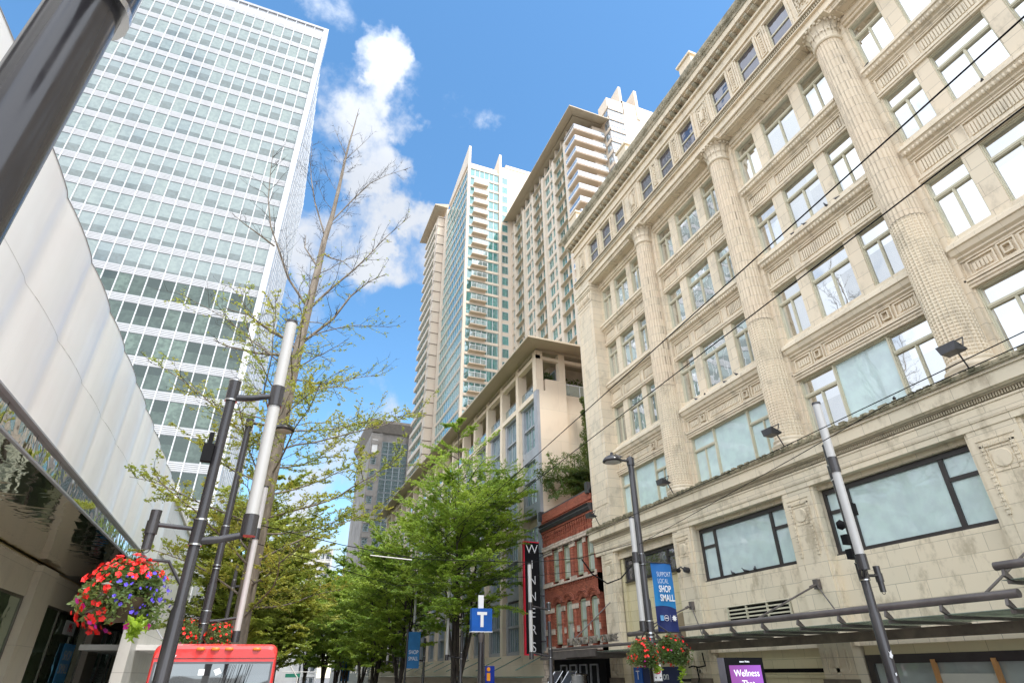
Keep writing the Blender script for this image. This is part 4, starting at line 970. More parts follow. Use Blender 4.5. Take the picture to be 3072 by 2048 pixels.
# ================================================================ white office tower (front faces the camera at y = 71)
OT = thing('office_tower', (-7, 71, -1.5), 'tall white office tower with a grid of pale green windows and ribbed white spandrels', 'building')
FY = 71.0; XR, XL = -7.15, -43.5; PF = 3.94; ZT = 103.2; NX = 23; MW = (XR-XL)/NX
m = MB(); m.box(XL, XR, FY+.8, 118.5, -2, ZT-.5); m.box(XL, XR, FY+.2, FY+.8, 101.3, ZT)
m.box(XR, XR+.75, FY-.35, FY+1.6, -2, ZT-.2); m.box(XL-.8, XL, FY-.35, FY+1.6, -2, ZT)
m.build('wall', MT['tower_white'], OT)
sp = MB(); rb = MB(); floors = []
z = 100.15
while z > -2: floors.append(z); z -= PF
SPH = 1.22
for z in floors:
    sp.box(XL, XR, FY+.06, FY+.8, z-.02, z+SPH-.15)
    for j in range(5): rb.box(XL, XR, FY+.0, FY+.06, z+.03+j*.21, z+.18+j*.21)
sp.build('spandrel', plain('spandrel_grey', (.20, .205, .21), .5, var=.05), OT); rb.build('spandrel_rib', MT['rib_white'], OT)
cpg = MB(); cpg.box(XL-.8, XR+.75, FY-.1, FY+.3, ZT-.15, ZT+.35); cpg.build('roof_edge', MT['grey_clad'], OT)
mu = MB()
for i in range(NX+1): x = XL+i*MW; mu.box(x-.055, x+.055, FY-.05, FY+.12, -2, ZT)
mu.build('mullion', MT['tower_white'], OT)
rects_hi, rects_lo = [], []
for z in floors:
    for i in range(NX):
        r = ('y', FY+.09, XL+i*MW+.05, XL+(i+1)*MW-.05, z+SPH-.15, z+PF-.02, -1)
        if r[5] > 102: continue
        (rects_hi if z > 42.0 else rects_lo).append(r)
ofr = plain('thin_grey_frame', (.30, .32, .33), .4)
windows(OT, rects_lo, ofr, glass('office_glass_lower', (.15, .20, .165), (MW, 2, PF), .03, (.8, .95, .9), (.022, .028, .024), blind=.5, wav=.02, wscale=.25, var=.8, off=(XL, 0, 101.22-25*3.94)), fw=.03, limit=62, depth=.03)  # darker inside colour stands in for the duller reflection on the lower floors
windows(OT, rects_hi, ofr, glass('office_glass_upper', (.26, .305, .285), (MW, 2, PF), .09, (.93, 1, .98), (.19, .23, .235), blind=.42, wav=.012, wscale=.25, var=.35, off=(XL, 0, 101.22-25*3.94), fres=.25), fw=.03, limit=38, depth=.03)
sd_ = MB(); sd_.box(XR, XR+.2, FY+1.6, 118.5, -2, ZT-.6); sd_.build('side_wall', MT['tower_white'], OT)
sl_ = MB(); random.seed(5)
for k in range(0, 26):
    for j in range(15):
        y = FY+4.5+j*2.9+(1.0 if k % 2 else 0); z = 2+k*3.9
        if z > ZT-4: continue
        sl_.box(XR+.19, XR+.215, y, y+.55, z, z+2.9)
sl_.build('slit_windows', plain('slit_glass', (.10, .11, .12), .2), OT)['kind'] = 'stuff'
fv = MB()
for j in range(16): y = FY+3+j*2.9; fv.box(XR+.2, XR+.27, y, y+.25, -2, ZT-1)
fv.build('side_fin', MT['tower_white'], OT)
# ================================================================ white scalloped shopping centre with mirrored overhang
SC = thing('scalloped_building', (-6.5, 20, 0), 'white scalloped-panel shopping centre overhanging the pavement with a mirrored underside', 'building')
XF = -6.5; Zb, Zt = 7.96, 12.93; per = 2.98; y = -6.0; prof = []
while y < 44.5:
    for q in range(10):
        t = q/10; prof.append((XF + .07*math.sin(math.pi*t)**.8 + .03*t - .03, y+t*per))
    y += per
prof = [p for p in prof if p[1] < 44.2]
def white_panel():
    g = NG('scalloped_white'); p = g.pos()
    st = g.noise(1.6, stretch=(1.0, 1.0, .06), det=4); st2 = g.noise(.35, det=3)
    col = g.mix(g.ramp(st, .35, .65, 0, 1), (.88, .88, .86, 1), (.92, .92, .905, 1)); col = g.mix(g.ramp(st2, .4, .7, 0, .35), col, (.78, .72, .69, 1))  # vertical paler streaks put the reflected highlights into the colour
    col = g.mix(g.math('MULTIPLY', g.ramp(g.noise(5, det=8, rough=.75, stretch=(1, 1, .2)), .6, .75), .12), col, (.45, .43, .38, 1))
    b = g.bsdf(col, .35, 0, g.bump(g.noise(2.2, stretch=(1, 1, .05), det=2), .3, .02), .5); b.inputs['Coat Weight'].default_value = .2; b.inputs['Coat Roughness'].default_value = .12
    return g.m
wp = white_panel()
def ribbon(z0, z1, dx, mat_, name, off=0.0, jog=False, steps=1):
    n = len(prof); vs = []; fs = []
    for i in range(n):
        for s in range(steps+1): vs.append((prof[i][0]+dx, prof[i][1], z0+(z1-z0)*s/steps))
    for i in range(n-1):
        for s in range(steps): a = i*(steps+1)+s; fs.append((a, a+steps+1, a+steps+2, a+1))
    mb = MB(); mb.add(vs, fs, True); return mb.build(name, mat_, SC)
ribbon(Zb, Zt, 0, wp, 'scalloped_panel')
# thin dark cap line and the horizontal joint half way up
n = len(prof); cap = MB(); vs = []; fs = []
for i in range(n): vs += [(prof[i][0]+.012, prof[i][1], Zt), (prof[i][0]-.15, prof[i][1], Zt), (prof[i][0]+.012, prof[i][1], Zt+.02), (prof[i][0]-.15, prof[i][1], Zt+.02)]
for i in range(n-1):
    a = i*4; b = a+4; fs += [(a, b, b+2, a+2), (a, a+1, b+1, b), (a+2, b+2, b+3, a+3), (a+1, a+3, b+3, b+1)]
cap.add(vs, fs); cap.build('parapet_cap', MT['grey_clad'], SC)
random.seed(9); jn = MB()
for i in range(n-1):
    zj = 10.2; a, b = prof[i], prof[i+1]; t = random.choice((.002, .003, .004, .012))
    jn.add([(a[0]+.003, a[1], zj), (b[0]+.003, b[1], zj), (b[0]+.003, b[1], zj+t), (a[0]+.003, a[1], zj+t), (a[0]-.01, a[1], zj), (b[0]-.01, b[1], zj), (b[0]-.01, b[1], zj+t), (a[0]-.01, a[1], zj+t)], [(0,1,2,3), (4,7,6,5), (0,4,5,1), (3,2,6,7)])
jn.build('panel_joint', plain('joint_dark', (.42, .41, .38), .7), SC)
body = MB(); body.box(-30, XF-.35, -8, 44.2, 8.0, 12.9); body.box(-30, -11.4, -8, 75, -1.8, 8.0); body.build('wall', plain('inner_wall', (.4, .37, .32), .7), SC)
def mirror(name, c, rough, wav, scale):
    g = NG(name); nb = g.bump(g.noise(scale, det=2, dist=.6), 1.0, wav)
    g.bsdf(c4(c), rough, 1.0, nb); return g.m
mr = mirror('mirror_fascia', (.72, .72, .70), .03, .028, .9); mr2 = mirror('mirror_soffit', (.85, .80, .72), .03, .035, .9)
fa = MB(); yy = -8
while yy < 44.2: fa.box(XF-.12, XF-.06, yy, min(yy+2.45, 44.2), 7.30, 7.95); yy += 2.48
fa.build('mirror_fascia', mr, SC)
so = MB(); so.box(-11.1, XF-.12, -8, 44.2, 7.26, 7.29); so.build('mirror_soffit', mr2, SC)
ed_ = MB(); ed_.box(XF-.13, XF-.03, -8, 44.2, 7.24, 7.30); ed_.box(XF-.10, XF+.075, -8, 44.2, 7.915, 7.965); ed_.build('edge_strip', MT['grey_clad'], SC)
gs = MB(); gs.box(-11.1, -11.02, -8, 70, 7.16, 7.21); gs.build('light_strip', plain('strip_gold', (.55, .42, .18), .3, .9), SC)  # gold metal colour stands in for the light strip along the soffit corner
stone_l = masonry('tan_stone', (.66, .59, .48), 60, 3.4, .01, .03, .1, .6)
sw = MB(); cols = [(7.0, 10.0), (22.5, 25.4), (39.0, 42.0), (55.2, 58.6), (70, 75)]
for a, b in cols: sw.box(-11.35, -10.75, a, b, -1.8, 7.1)
pv = -8
for a, b in cols: sw.box(-11.4, -11.1, pv, a, 5.6, 7.1); pv = b
sw.box(-11.4, -11.06, -8, 75, 7.1, 7.16)
sw.build('stone_front', stone_l, SC)
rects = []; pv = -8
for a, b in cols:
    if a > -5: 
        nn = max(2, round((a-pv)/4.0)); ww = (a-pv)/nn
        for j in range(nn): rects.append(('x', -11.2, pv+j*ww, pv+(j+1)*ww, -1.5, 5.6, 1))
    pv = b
windows(SC, rects, plain('bronze_frame', (.10, .085, .065), .35, .3), glass('shop_mirror_glass', (.14, .19, .10), (3, 4, 7), .45, (.85, .95, .85), wav=.06, wscale=.7), fw=.12, name='shop_window')  # green inside colour stands in for the trees reflected in this glass
pb = MB(); pb.box(-11.08, -11.05, 49.6, 52.4, .8, 3.9); o = pb.build('banner_reflection', plain('reflection_blue', (.10, .50, .95), .3, var=.05), SC)  # blue banner reflected in the shop glass, put in as a lettered panel
q = MB(); q.box(-11.05, -11.03, 48.0, 50.8, 4.35, 5.15); q.build('sign_reflection', MT['white'], SC); word("MH", .7, (-11.0, 49.4, 4.75), (R(90), 0, R(90)), MT['red'], SC, 'sign_reflection_lettering')  # red and white sign mirrored in the glass, modelled as a flat plate
for j, t_ in enumerate(("SHOP", "SMALL")): word(t_, .8, (-11.03, 51.0, 3.2-j*.75), (R(90), 0, R(90)), MT['white'], SC, 'reflected_lettering')
q = MB(); q.tube([(-10.9, 58.9, 7.1), (-10.9, 58.9, 0)], .06, 8); q.build('downpipe', MT['steel'], SC)
# ================================================================ pale stone-clad block beyond it
PS = thing('stone_block', (-6.5, 60, -1.2), 'pale stone-panelled low block beyond the scalloped building', 'building')
m = MB(); m.box(-7.1, XF, 43.9, 98, -2, 12.4); m.box(-25, -7.1, 75.5, 98, -2, 12.4); m.box(-25, -7.1, 44.4, 75.5, 8.05, 12.4); m.build('wall', masonry('pale_panels', (.66, .645, .61), 1.35, 2.2, .02, .03, .05, .55, rough=.35), PS)
q = MB(); q.box(XF-.3, XF+.12, 45.0, 98, 12.4, 12.75); q.box(XF-.1, XF+.06, 45, 98, 8.9, 9.0); q.tube([(XF+.05, 45, 13.2), (XF+.05, 98, 13.2)], .06, 6)
for j in range(18): q.tube([(XF+.05, 45+j*3, 12.7), (XF+.05, 45+j*3, 13.2)], .04, 5)
q.build('coping', MT['white_wall'], PS)
q = MB()
for j in range(10): q.box(XF, XF+.05, 76+j*1.2, 76.5+j*1.2, 4, 11)
q.build('louvre', MT['grey_clad'], PS)
q = MB(); q.box(-9.5, XF+1.8, 46, 60, 3.4, 3.7); q.build('canopy_slab', MT['white_wall'], PS)
q = MB(); q.tube([(XF+1.5, 47, 3.7), (XF, 50, 5.2)], .05, 6)
for j in range(12): q.tube([(XF+1.7, 46.2+j*1.2, 2.2), (XF+1.7, 46.2+j*1.2, 3.4)], .03, 5)
q.tube([(XF+1.7, 46, 2.2), (XF+1.7, 60, 2.2)], .03, 5); q.build('railing', MT['grey_clad'], PS)
GL = thing('glass_block', (-6.0, 110, -1.5), 'teal glass-walled block at the far end of the left side', 'building')
m = MB(); m.box(-25, -5.3, 106, 150, -2, 21); m.build('wall', MT['grey_clad'], GL)
rects = [('y', 105.95, -15+j*1.6, -13.4+j*1.6, 1+k*2.6, 3.4+k*2.6, -1) for k in range(7) for j in range(6)]+[('x', -5.27, 107+j*2.4, 109.2+j*2.4, 1+k*2.6, 3.4+k*2.6, 1) for k in range(7) for j in range(16)]
windows(GL, rects, MT['white_metal'], glass('teal_glass', (.10, .24, .24), (1.6, 2.4, 2.6), .35), fw=.08, limit=60)
# ================================================================ ground, kerbs, carriageway
def ground_sheet(name, poly_fn, dz, m, ys):
    mb = MB(); vs = []; 
    for y in ys:
        a, b = poly_fn(y); z = gz(y)+dz; vs += [(a, y, z), (b, y, z)]
    fs = [(2*i, 2*i+1, 2*i+3, 2*i+2) for i in range(len(ys)-1)]
    mb.add(vs, fs); o = mb.build(name, m); o['kind'] = 'structure'; return o
YSG = [-40, 0, 12, 14, 20.3, 21.0, 30, 45, 60, 100, 400]
asphalt = plain('asphalt', (.055, .055, .056), .85, var=.25, scale=.6, bump=.5)
ground_sheet('ground', lambda y: (-400, 400), -.02, plain('far_ground', (.16, .15, .14), .9), [-400, 0, 12, 14, 20.3, 21.0, 30, 45, 60, 100, 800])
ground_sheet('road', lambda y: (-3.5, 11.2), -.012, asphalt, YSG)
def kx(y): return .5 if (y <= 12 or y >= 21) else (-2.4 if 14 <= y <= 20.3 else (.5-(y-12)*1.45 if y < 14 else -2.4+(y-20.3)*4.14))
pave = masonry('pavers', (.30, .285, .26), .6, .6, .01, .1, .2, .6, axis='yz'); 
g = NG('paving'); tb = g.n('ShaderNodeTexBrick'); g.l(g.pos(), tb.inputs['Vector']); tb.inputs['Scale'].default_value = 1; tb.inputs['Brick Width'].default_value = .6; tb.inputs['Row Height'].default_value = .6; tb.inputs['Mortar Size'].default_value = .01
tb.inputs['Color1'].default_value = (.42, .41, .385, 1); tb.inputs['Color2'].default_value = (.36, .35, .33, 1); tb.inputs['Mortar'].default_value = (.12, .12, .11, 1); g.bsdf(g.mix(g.ramp(g.noise(1.2, det=7), .4, .7, 0, .4), tb.outputs['Color'], (.15, .14, .13, 1)), .8); pave = g.m
ground_sheet('pavement_left', lambda y: (-12, kx(y)-.15), .13, pave, YSG); ground_sheet('pavement_right', lambda y: (11.15, 18), .13, pave, YSG)
kb = MB(); 
for i in range(len(YSG)-1):
    a, b = YSG[i], YSG[i+1]
    for fx, s in ((kx, -1), (lambda y: 11.0, 1)):
        x0, x1 = fx(a), fx(b); d = .15*s
        kb.add([(x0, a, gz(a)-.1), (x1, b, gz(b)-.1), (x1, b, gz(b)+.134), (x0, a, gz(a)+.134), (x0+d, a, gz(a)+.134), (x1+d, b, gz(b)+.134)], [(0,1,2,3), (3,2,5,4)])
kb.build('kerb', plain('kerb_stone', (.36, .35, .33), .8))['kind'] = 'structure'
mk = MB(); y = -20
while y < 120: mk.add([(5.2, y, gz(y)-.004), (5.32, y, gz(y)-.004), (5.32, y+3, gz(y+3)-.004), (5.2, y+3, gz(y+3)-.004)], [(0,1,2,3)]); y += 6
for x in (5.6,): mk.add([(x, -40, -.004), (x+.12, -40, -.004), (x+.12, 0, -.004), (x, 0, -.004)], [(0,1,2,3)])
mk.build('road_markings', plain('road_paint', (.62, .5, .12), .7))['kind'] = 'structure'
# ================================================================ street lamps
MD = MT['metal_dark']
gpole = NG('pole_paint'); fz = gpole.noise(3, det=6, stretch=(1, 1, .15)); gpole.bsdf(gpole.mix(gpole.ramp(fz, .35, .7), (.032, .030, .033, 1), (.060, .055, .056, 1)), gpole.ramp(gpole.noise(6, det=7, rough=.7), .3, .7, .12, .24), .0, gpole.bump(gpole.noise(30, det=2), .02, .001), .6); PM = gpole.m
gt = NG('frosted_tube'); bq = gt.bsdf((.52, .51, .49, 1), .28, 0, None, .5); bq.inputs['Coat Weight'].default_value = .3; bq.inputs['Emission Color'].default_value = (1, .98, .95, 1); bq.inputs['Emission Strength'].default_value = 0.0; TM = gt.m
def parts_each(m, name, mt, P):
    build_each(m, name, mt, P, (0, 0, 0))
def base_z(x, y): return gz(y)+.13
def pole_with_tube(x, y, ztop, off, tz, clamps, label, r0=.115, r1=.085, rt=.09, speaker=None, lamp=None, group='dark lamp posts with frosted light tubes', bands=(), cam_box=False, name='street_lamp'):
    zb = base_z(x, y); P = thing(name, (x, y, zb), label, 'street lamp', group)
    m = MB(); m.tube([(0, 0, 0), (0, 0, ztop*.45-zb), (0, 0, ztop*.46-zb), (0, 0, ztop-zb)], [r0, r0*.93, r1*1.02, r1], 20, True); m.lathe([(r0*1.7, 0), (r0*1.7, .25), (r0*1.2, .32), (r0, .4)], (0, 0), 20)
    for zc in clamps: m.tube([(0, 0, zc-zb-.16), (0, 0, zc-zb+.16)], r0*1.06 if zc < ztop*.5 else r1*1.25, 20)
    m.lathe([(r1, ztop-zb), (r1*1.1, ztop-zb+.02), (r1*.6, ztop-zb+.07)], (0, 0), 16)
    link('pole', m.mesh('pole', PM), P)
    m = MB()
    for zc in list(clamps)+list(bands):
        for d in (-.17, .17) if zc in clamps else (-.05, .05):
            rr2 = (r0*1.1 if zc < ztop*.5 else r1*1.3); m.tube([(0, 0, zc-zb+d-.012), (0, 0, zc-zb+d+.012)], rr2, 20); m.nxt()
    parts_each(m, 'steel_band', MT['steel'], P)
    ox, oy = off
    m = MB()
    for i, zc in enumerate(clamps): m.tube([(0, 0, zc-zb-.12), (ox*.45, oy*.45, zc-zb-.08), (ox*.9, oy*.9, zc-zb)], [.055, .05, .045], 12); m.nxt()
    parts_each(m, 'arm', PM, P)
    m = MB(); m.tube([(ox, oy, tz[0]-zb), (ox, oy, tz[1]-zb)], rt, 24); T = link('light_tube', m.mesh('light_tube', TM), P)
    m = MB(); m.tube([(ox, oy, tz[1]-zb), (ox, oy, tz[1]-zb+.05)], rt*1.08, 24); m.nxt(); m.tube([(ox, oy, tz[0]-zb-.25), (ox, oy, tz[0]-zb+.05)], rt*1.22, 24); m.nxt(); m.tube([(ox, oy, clamps[-1]-zb-.17), (ox, oy, clamps[-1]-zb+.17)], rt*1.2, 24)
    if len(clamps) > 2: m.tube([(ox, oy, clamps[1]-zb-.15), (ox, oy, clamps[1]-zb+.15)], rt*1.2, 24)
    parts_each(m, 'tube_collar', PM, T)
    if speaker:
        sx_, sy_, szz = speaker; m = MB(); m.tube([(0, 0, szz-zb), (sx_, sy_, szz-zb+.03)], .03, 10); m.tube([(sx_, sy_, szz-zb-.30), (sx_, sy_, szz-zb+.22)], [.06, .07], 14); m.tube([(sx_, sy_, szz-zb-.1), (sx_, sy_, szz-zb+.07)], .08, 14)
        m.tube([(sx_+.05*math.cos(q*.6), sy_, szz-zb-.30-.05*math.sin(q*.6)) for q in range(6)], .006, 5); link('speaker', m.mesh('speaker', PM), P)
    if cam_box:
        m = MB(); m.box(-.2, -.06, -.13, -.02, 4.75-zb, 5.02-zb); m.box(-.16, -.1, -.11, -.05, 5.02-zb, 5.2-zb); link('junction_box', m.mesh('junction_box', MT['black']), P)
    if lamp:
        lx, ly, lz = lamp; d = Vector((lx, ly, 0)).normalized(); m = MB(); m.tube([(0, 0, lz-zb+.05), (lx*.5, ly*.5, lz-zb+.02), (lx*.8, ly*.8, lz-zb)], [.06, .04, .035], 10); m.tube([(0, 0, lz-zb-.12), (0, 0, lz-zb+.16)], r1*1.3, 14); a_ = link('lamp_arm', m.mesh('lamp_arm', PM), P)
        m = MB(); m.lathe([(.30, lz-zb-.12), (.36, lz-zb-.10), (.36, lz-zb-.06), (.30, lz-zb+.04), (.17, lz-zb+.12), (.07, lz-zb+.15), (.05, lz-zb+.25), (.0, lz-zb+.26)], (lx, ly), 24); H_ = link('lamp_head', m.mesh('lamp_head', PM), P)
        m = MB(); m.lathe([(.0, lz-zb-.17), (.2, lz-zb-.155), (.28, lz-zb-.125)], (lx, ly), 20); link('lens', m.mesh('lens', plain('lamp_lens', (.55, .53, .48), .15)), H_)
    return P
POST0 = pole_with_tube(-.725, 1.29, 5.6, (.25, -.60), (4.0, 6.6), (3.78, 5.4), 'huge dark lamp post very close to the camera, with a steel ring at its top', speaker=(-.5, .0, 3.77), r0=.088, r1=.078)
POST1 = pole_with_tube(-.97, 9.5, 6.1, (.65, .0), (4.0, 7.35), (3.76, 5.95), 'dark lamp post with a long white tube, next to the biggest flower basket', speaker=(-.58, .0, 3.8), r0=.10, r1=.072, cam_box=True)
POST2 = pole_with_tube(-1.39, 21.0, 9.7, (.94, .0), (3.1, 7.45), (3.5, 5.95), 'second dark lamp post from the left with a domed lamp, rising behind the red bus', speaker=None, lamp=(1.15, 0, 9.6), r0=.145, r1=.105, bands=(4.9,))
POST3 = pole_with_tube(11.9, 9.5, 6.6, (-.50, -.46), (4.0, 7.4), (3.80, 5.95), 'dark lamp post on the right pavement before the papered mezzanine windows', speaker=(.52, .05, 3.72), r0=.115, r1=.085)
POST4 = pole_with_tube(12.06, 18.0, 8.95, (-.40, -.25), (3.35, 6.65), (3.25, 5.35), 'dark lamp post with domed lamp, blue banner and red flowers at the store corner', lamp=(-.85, -.1, 8.8), r0=.155, r1=.11, bands=(5.35, 3.0, 2.55))
q = MB(); q.box(.0, .28, -.1, .08, 5.1, 5.36); q.box(-.3, -.1, -.1, .05, 4.45, 4.65); q.lathe([(0, 4.75), (.09, 4.8), (.09, 4.92), (0, 4.98)], (-.25, 0), 10); q.box(-.28, -.1, -.1, .05, 4.15, 4.35); link('camera_unit', q.mesh('camera_unit', MT['black']), POST3)
q = MB(); q.prism([(-.08, 2.30), (-.02, 2.27), (.03, 2.33), (.0, 2.36), (.02, 2.42), (-.03, 2.38), (-.07, 2.40), (-.05, 2.35)], 'y', -.122, -.118); q.prism([(-.05, 1.97), (-.01, 1.99), (-.02, 2.03), (-.06, 2.02)], 'y', -.122, -.118); link('torn_sticker', q.mesh('torn_sticker', MT['white']), POST3)
pole_with_tube(12.9, 27.5, 4.0, (-.95, 0), (2.75, 6.55), (2.75, 4.7), 'lamp post with white tube crossing in front of the black blade sign', r0=.13)
for x, y, lb in ((11.9, 38.0, 'lamp tube just behind the blue T sign'), (11.9, 47, 'white lamp tube between the two nearest trunks of the right-hand tree row'), (11.9, 56, 'thin white lamp tube left of the double trunk, far up the street'), (11.9, 66, 'farthest thin white lamp tube on the right side')):
    pole_with_tube(x, y, 4.2, (-.9, 0), (2.9, 7.3), (2.9, 5.1), lb, r0=.12)
for x, y, lb in ((-1.2, 31.0, 'thin white lamp tube hidden behind the tall bare tree trunk'), (-1.3, 41.0, 'last white lamp tube in the left row, beyond the tall tree')):
    pole_with_tube(x, y, 6.4, (.8, 0), (2.6, 7.2), (2.8, 5.6), lb, r0=.12)
# ---------------------------------------------------------------- banner, parking sign
BN = thing('street_banner', (12.4, 18, 3.0), 'blue street banner asking people to shop local, on the corner lamp post', 'banner')
gbn = NG('banner_cloth'); sx = gbn.n('ShaderNodeSeparateXYZ'); gbn.l(gbn.pos(), sx.inputs[0]); 
bd2 = gbn.math('ADD', sx.outputs[2], gbn.math('MULTIPLY', gbn.math('POWER', gbn.math('SUBTRACT', sx.outputs[0], 12.7), 2.0), .35))
gbn.bsdf(gbn.mix(gbn.ramp(bd2, 3.90, 3.91), (.012, .025, .13, 1), gbn.mix(gbn.ramp(sx.outputs[2], 4.0, 5.2), (.02, .24, .55, 1), (.015, .14, .42, 1))), .55, 0, gbn.bump(gbn.noise(2.5, det=2), .5, .02))
q = MB(); nn = 8
vs = []; 
for i in range(nn+1):
    for j in range(15): vs.append((12.40+.84*i/nn, 18.0+.02*math.sin(i*.9)+.015*math.sin(j*.5), 3.12+2.14*j/14))
q.add(vs, [(i*15+j, (i+1)*15+j, (i+1)*15+j+1, i*15+j+1) for i in range(nn) for j in range(14)], True); q.build('cloth', gbn.m, BN)
q = MB()
for z in (3.1, 5.27): q.tube([(12.1, 18.0, z), (13.28, 18.0, z)], .02, 8); q.nxt()
build_each(q, 'banner_rod', MD, BN)
for t_, s_, z_, x_, w_, b_ in (("SUPPORT", .22, 4.88, 12.82, .62, -.004), ("LOCAL", .22, 4.66, 12.76, .62, -.004), ("SHOP", .29, 4.41, 12.80, .66, .006), ("SMALL.", .29, 4.13, 12.87, .66, .006)):
    word(t_, s_, (x_, 17.90, z_), FACE_SOUTH, MT['white'], BN, 'banner_lettering', w_, .002, bold=b_)
q = MB(); n = 20
for cx_, rr_1 in ((12.74, .085),): 
    q.tube([(cx_+rr_1*math.cos(2*math.pi*j/n), 17.93, 3.52+rr_1*math.sin(2*math.pi*j/n)) for j in range(n+1)], .008, 5, False)
q.box(12.68, 12.80, 17.93, 17.935, 3.505, 3.535)
star = [(13.05+(.10 if j % 2 else .06)*math.cos(2*math.pi*j/16), 3.52+(.10 if j % 2 else .06)*math.sin(2*math.pi*j/16)) for j in range(16)]; q.prism(star, 'y', 17.925, 17.935); q.box(12.90, 12.905, 17.93, 17.935, 3.42, 3.62)
q.build('banner_emblem', MT['white'], BN)
q = MB(); q.box(12.50, 12.63, 17.93, 17.935, 3.44, 3.60); q.build('banner_emblem', plain('pale_blue', (.15, .4, .7), .5), BN)
NP = thing('parking_sign', (12.04, 17.8, 1.95), 'small white no-stopping sign with a red ring on the corner lamp post', 'sign')
q = MB(); q.box(-.16, .16, -.01, .01, -.24, .24); link('plate', q.mesh('plate', MT['white']), NP)
q = MB(); q.tube([(.115*math.cos(2*math.pi*j/24), -.014, .085+.115*math.sin(2*math.pi*j/24)) for j in range(25)], .016, 6, False); q.tube([(-.08, -.014, .165), (.08, -.014, .005)], .014, 6); link('red_ring', q.mesh('red_ring', MT['red']), NP)
q = MB(); q.tube([(-.03, -.012, .12), (.02, -.012, .04)], .025, 6)
for s in (-1, 1): q.prism([(s*.06, -.17), (s*.12, -.14), (s*.06, -.11)][::s], 'y', -.013, -.011)
for z0, z1, x0, x1 in ((-.235, -.225, -.15, .15), (.225, .235, -.15, .15), (-.225, .225, -.155, -.147), (-.225, .225, .147, .155)): q.box(x0, x1, -.013, -.0105, z0, z1)
link('symbol', q.mesh('symbol', MT['black']), NP)
# ---------------------------------------------------------------- transit sign, i sign, kiosk, station sign
TS_ = thing('transit_sign', (11.4, 33, gz(33)+.13), 'blue box sign with a white capital T on a thick dark pole', 'sign')
zb = gz(33)+.13
q = MB(); q.box(-.58, .58, -.16, .16, 3.92-zb, 5.05-zb); link('sign_box', q.mesh('sign_box', MT['blue_sign']), TS_)
q = MB(); q.box(-.6, .6, -.18, .18, 3.88-zb, 3.92-zb); q.box(-.17, .12, -.05, .05, 5.05-zb, 5.72-zb) ; q.box(-.22, -.07, -.172, -.16, 4.14-zb, 4.66-zb) if False else None
link('white_trim', q.mesh('white_trim', MT['white']), TS_)
q = MB(); q.box(-.085, .085, -.175, -.16, 4.13-zb, 4.72-zb); q.box(-.28, .28, -.175, -.16, 4.72-zb, 4.87-zb); link('letter_t', q.mesh('letter_t', MT['white']), TS_)
q = MB(); q.tube([(0, 0, 3.4-zb), (0, 0, 3.88-zb)], [.11, .17], 18); link('neck', q.mesh('neck', MT['steel_grey']), TS_)
q = MB(); q.tube([(0, 0, 0), (0, 0, 3.4-zb)], .14, 18); q.tube([(.2, .1, 0), (.2, .1, 3.8-zb)], .05, 10); link('pole', q.mesh('pole', PM), TS_)
IS = thing('information_sign', (12.0, 33.2, gz(33)+.13), 'narrow navy sign with an orange letter i beside the T sign pole', 'sign')
q = MB(); q.box(-.26, .26, -.02, .02, 1.35-zb, 2.30-zb); link('panel', q.mesh('panel', plain('navy', (.006, .03, .28), .35)), IS)
q = MB(); q.box(-.26, .26, -.03, .0, 1.1-zb, 1.35-zb); link('white_foot', q.mesh('white_foot', MT['white']), IS)
q = MB(); q.box(-.17, .02, -.03, -.02, 1.62-zb, 1.98-zb); q.lathe([(.0, 0), (.10, 0), (.10, .01), (0, .01)], (0, 0), 16)
q = MB(); q.box(-.17, .02, -.03, -.02, 1.62-zb, 1.98-zb); q.prism([(-.075+.1*math.cos(2*math.pi*j/16), 2.15-zb+.1*math.sin(2*math.pi*j/16)) for j in range(16)], 'y', -.03, -.02); link('orange_i', q.mesh('orange_i', plain('amber', (.85, .33, .02), .4)), IS)
word("or Centre", .10, (12.0, 33.17, 1.48), FACE_SOUTH, MT['white'], IS, 'lettering', 1, .003)
q = MB(); q.tube([(-.32, 0, 0), (-.32, 0, 2.4-zb)], .03, 8); link('post', q.mesh('post', PM), IS)
KI = thing('advert_kiosk', (11.75, 13.5, base_z(11, 13.5)), 'freestanding advertising screen glowing purple with white text', 'kiosk'); zb = base_z(11, 13.5)
q = MB(); q.box(-.62, .60, 0, .24, 0, 2.27-zb); link('casing', q.mesh('casing', plain('kiosk_grey', (.30, .29, .33), .3, .5)), KI)
q = MB(); q.box(-.60, .60, -.03, 0, .1, 2.27-zb); link('bezel', q.mesh('bezel', MT['black']), KI)
gk = NG('lit_screen'); gk.bsdf((.02, .01, .02, 1), .15); bk = [x for x in gk.t.nodes if x.type == 'BSDF_PRINCIPLED'][0]; sx = gk.n('ShaderNodeSeparateXYZ'); gk.l(gk.pos(), sx.inputs[0])
gk.l(gk.mix(gk.ramp(sx.outputs[0], 11.2, 12.3), (.24, .07, .28, 1), (.30, .10, .48, 1)), bk.inputs['Emission Color']); bk.inputs['Emission Strength'].default_value = .85
q = MB(); q.box(-.50, .50, -.036, -.03, .4, 2.10-zb); link('screen', q.mesh('screen', gk.m), KI)
wm = plain('screen_text', (.8, .85, .9), .4, emit=.55, var=.02, bump=0)
word("Wellness", .215, (11.75, 13.44, 1.92), FACE_SOUTH, wm, KI, 'screen_lettering', 1.0, .002); word("That", .215, (11.75, 13.44, 1.69), FACE_SOUTH, wm, KI, 'screen_lettering', 1.0, .002)
word("metro Vision", .06, (11.75, 13.46, 2.18), FACE_SOUTH, wm, KI, 'brand_strip', 1, .002)
SS = thing('station_sign', (16.9, 24.3, 1.9), 'navy transit station fascia sign behind the flower baskets', 'sign')
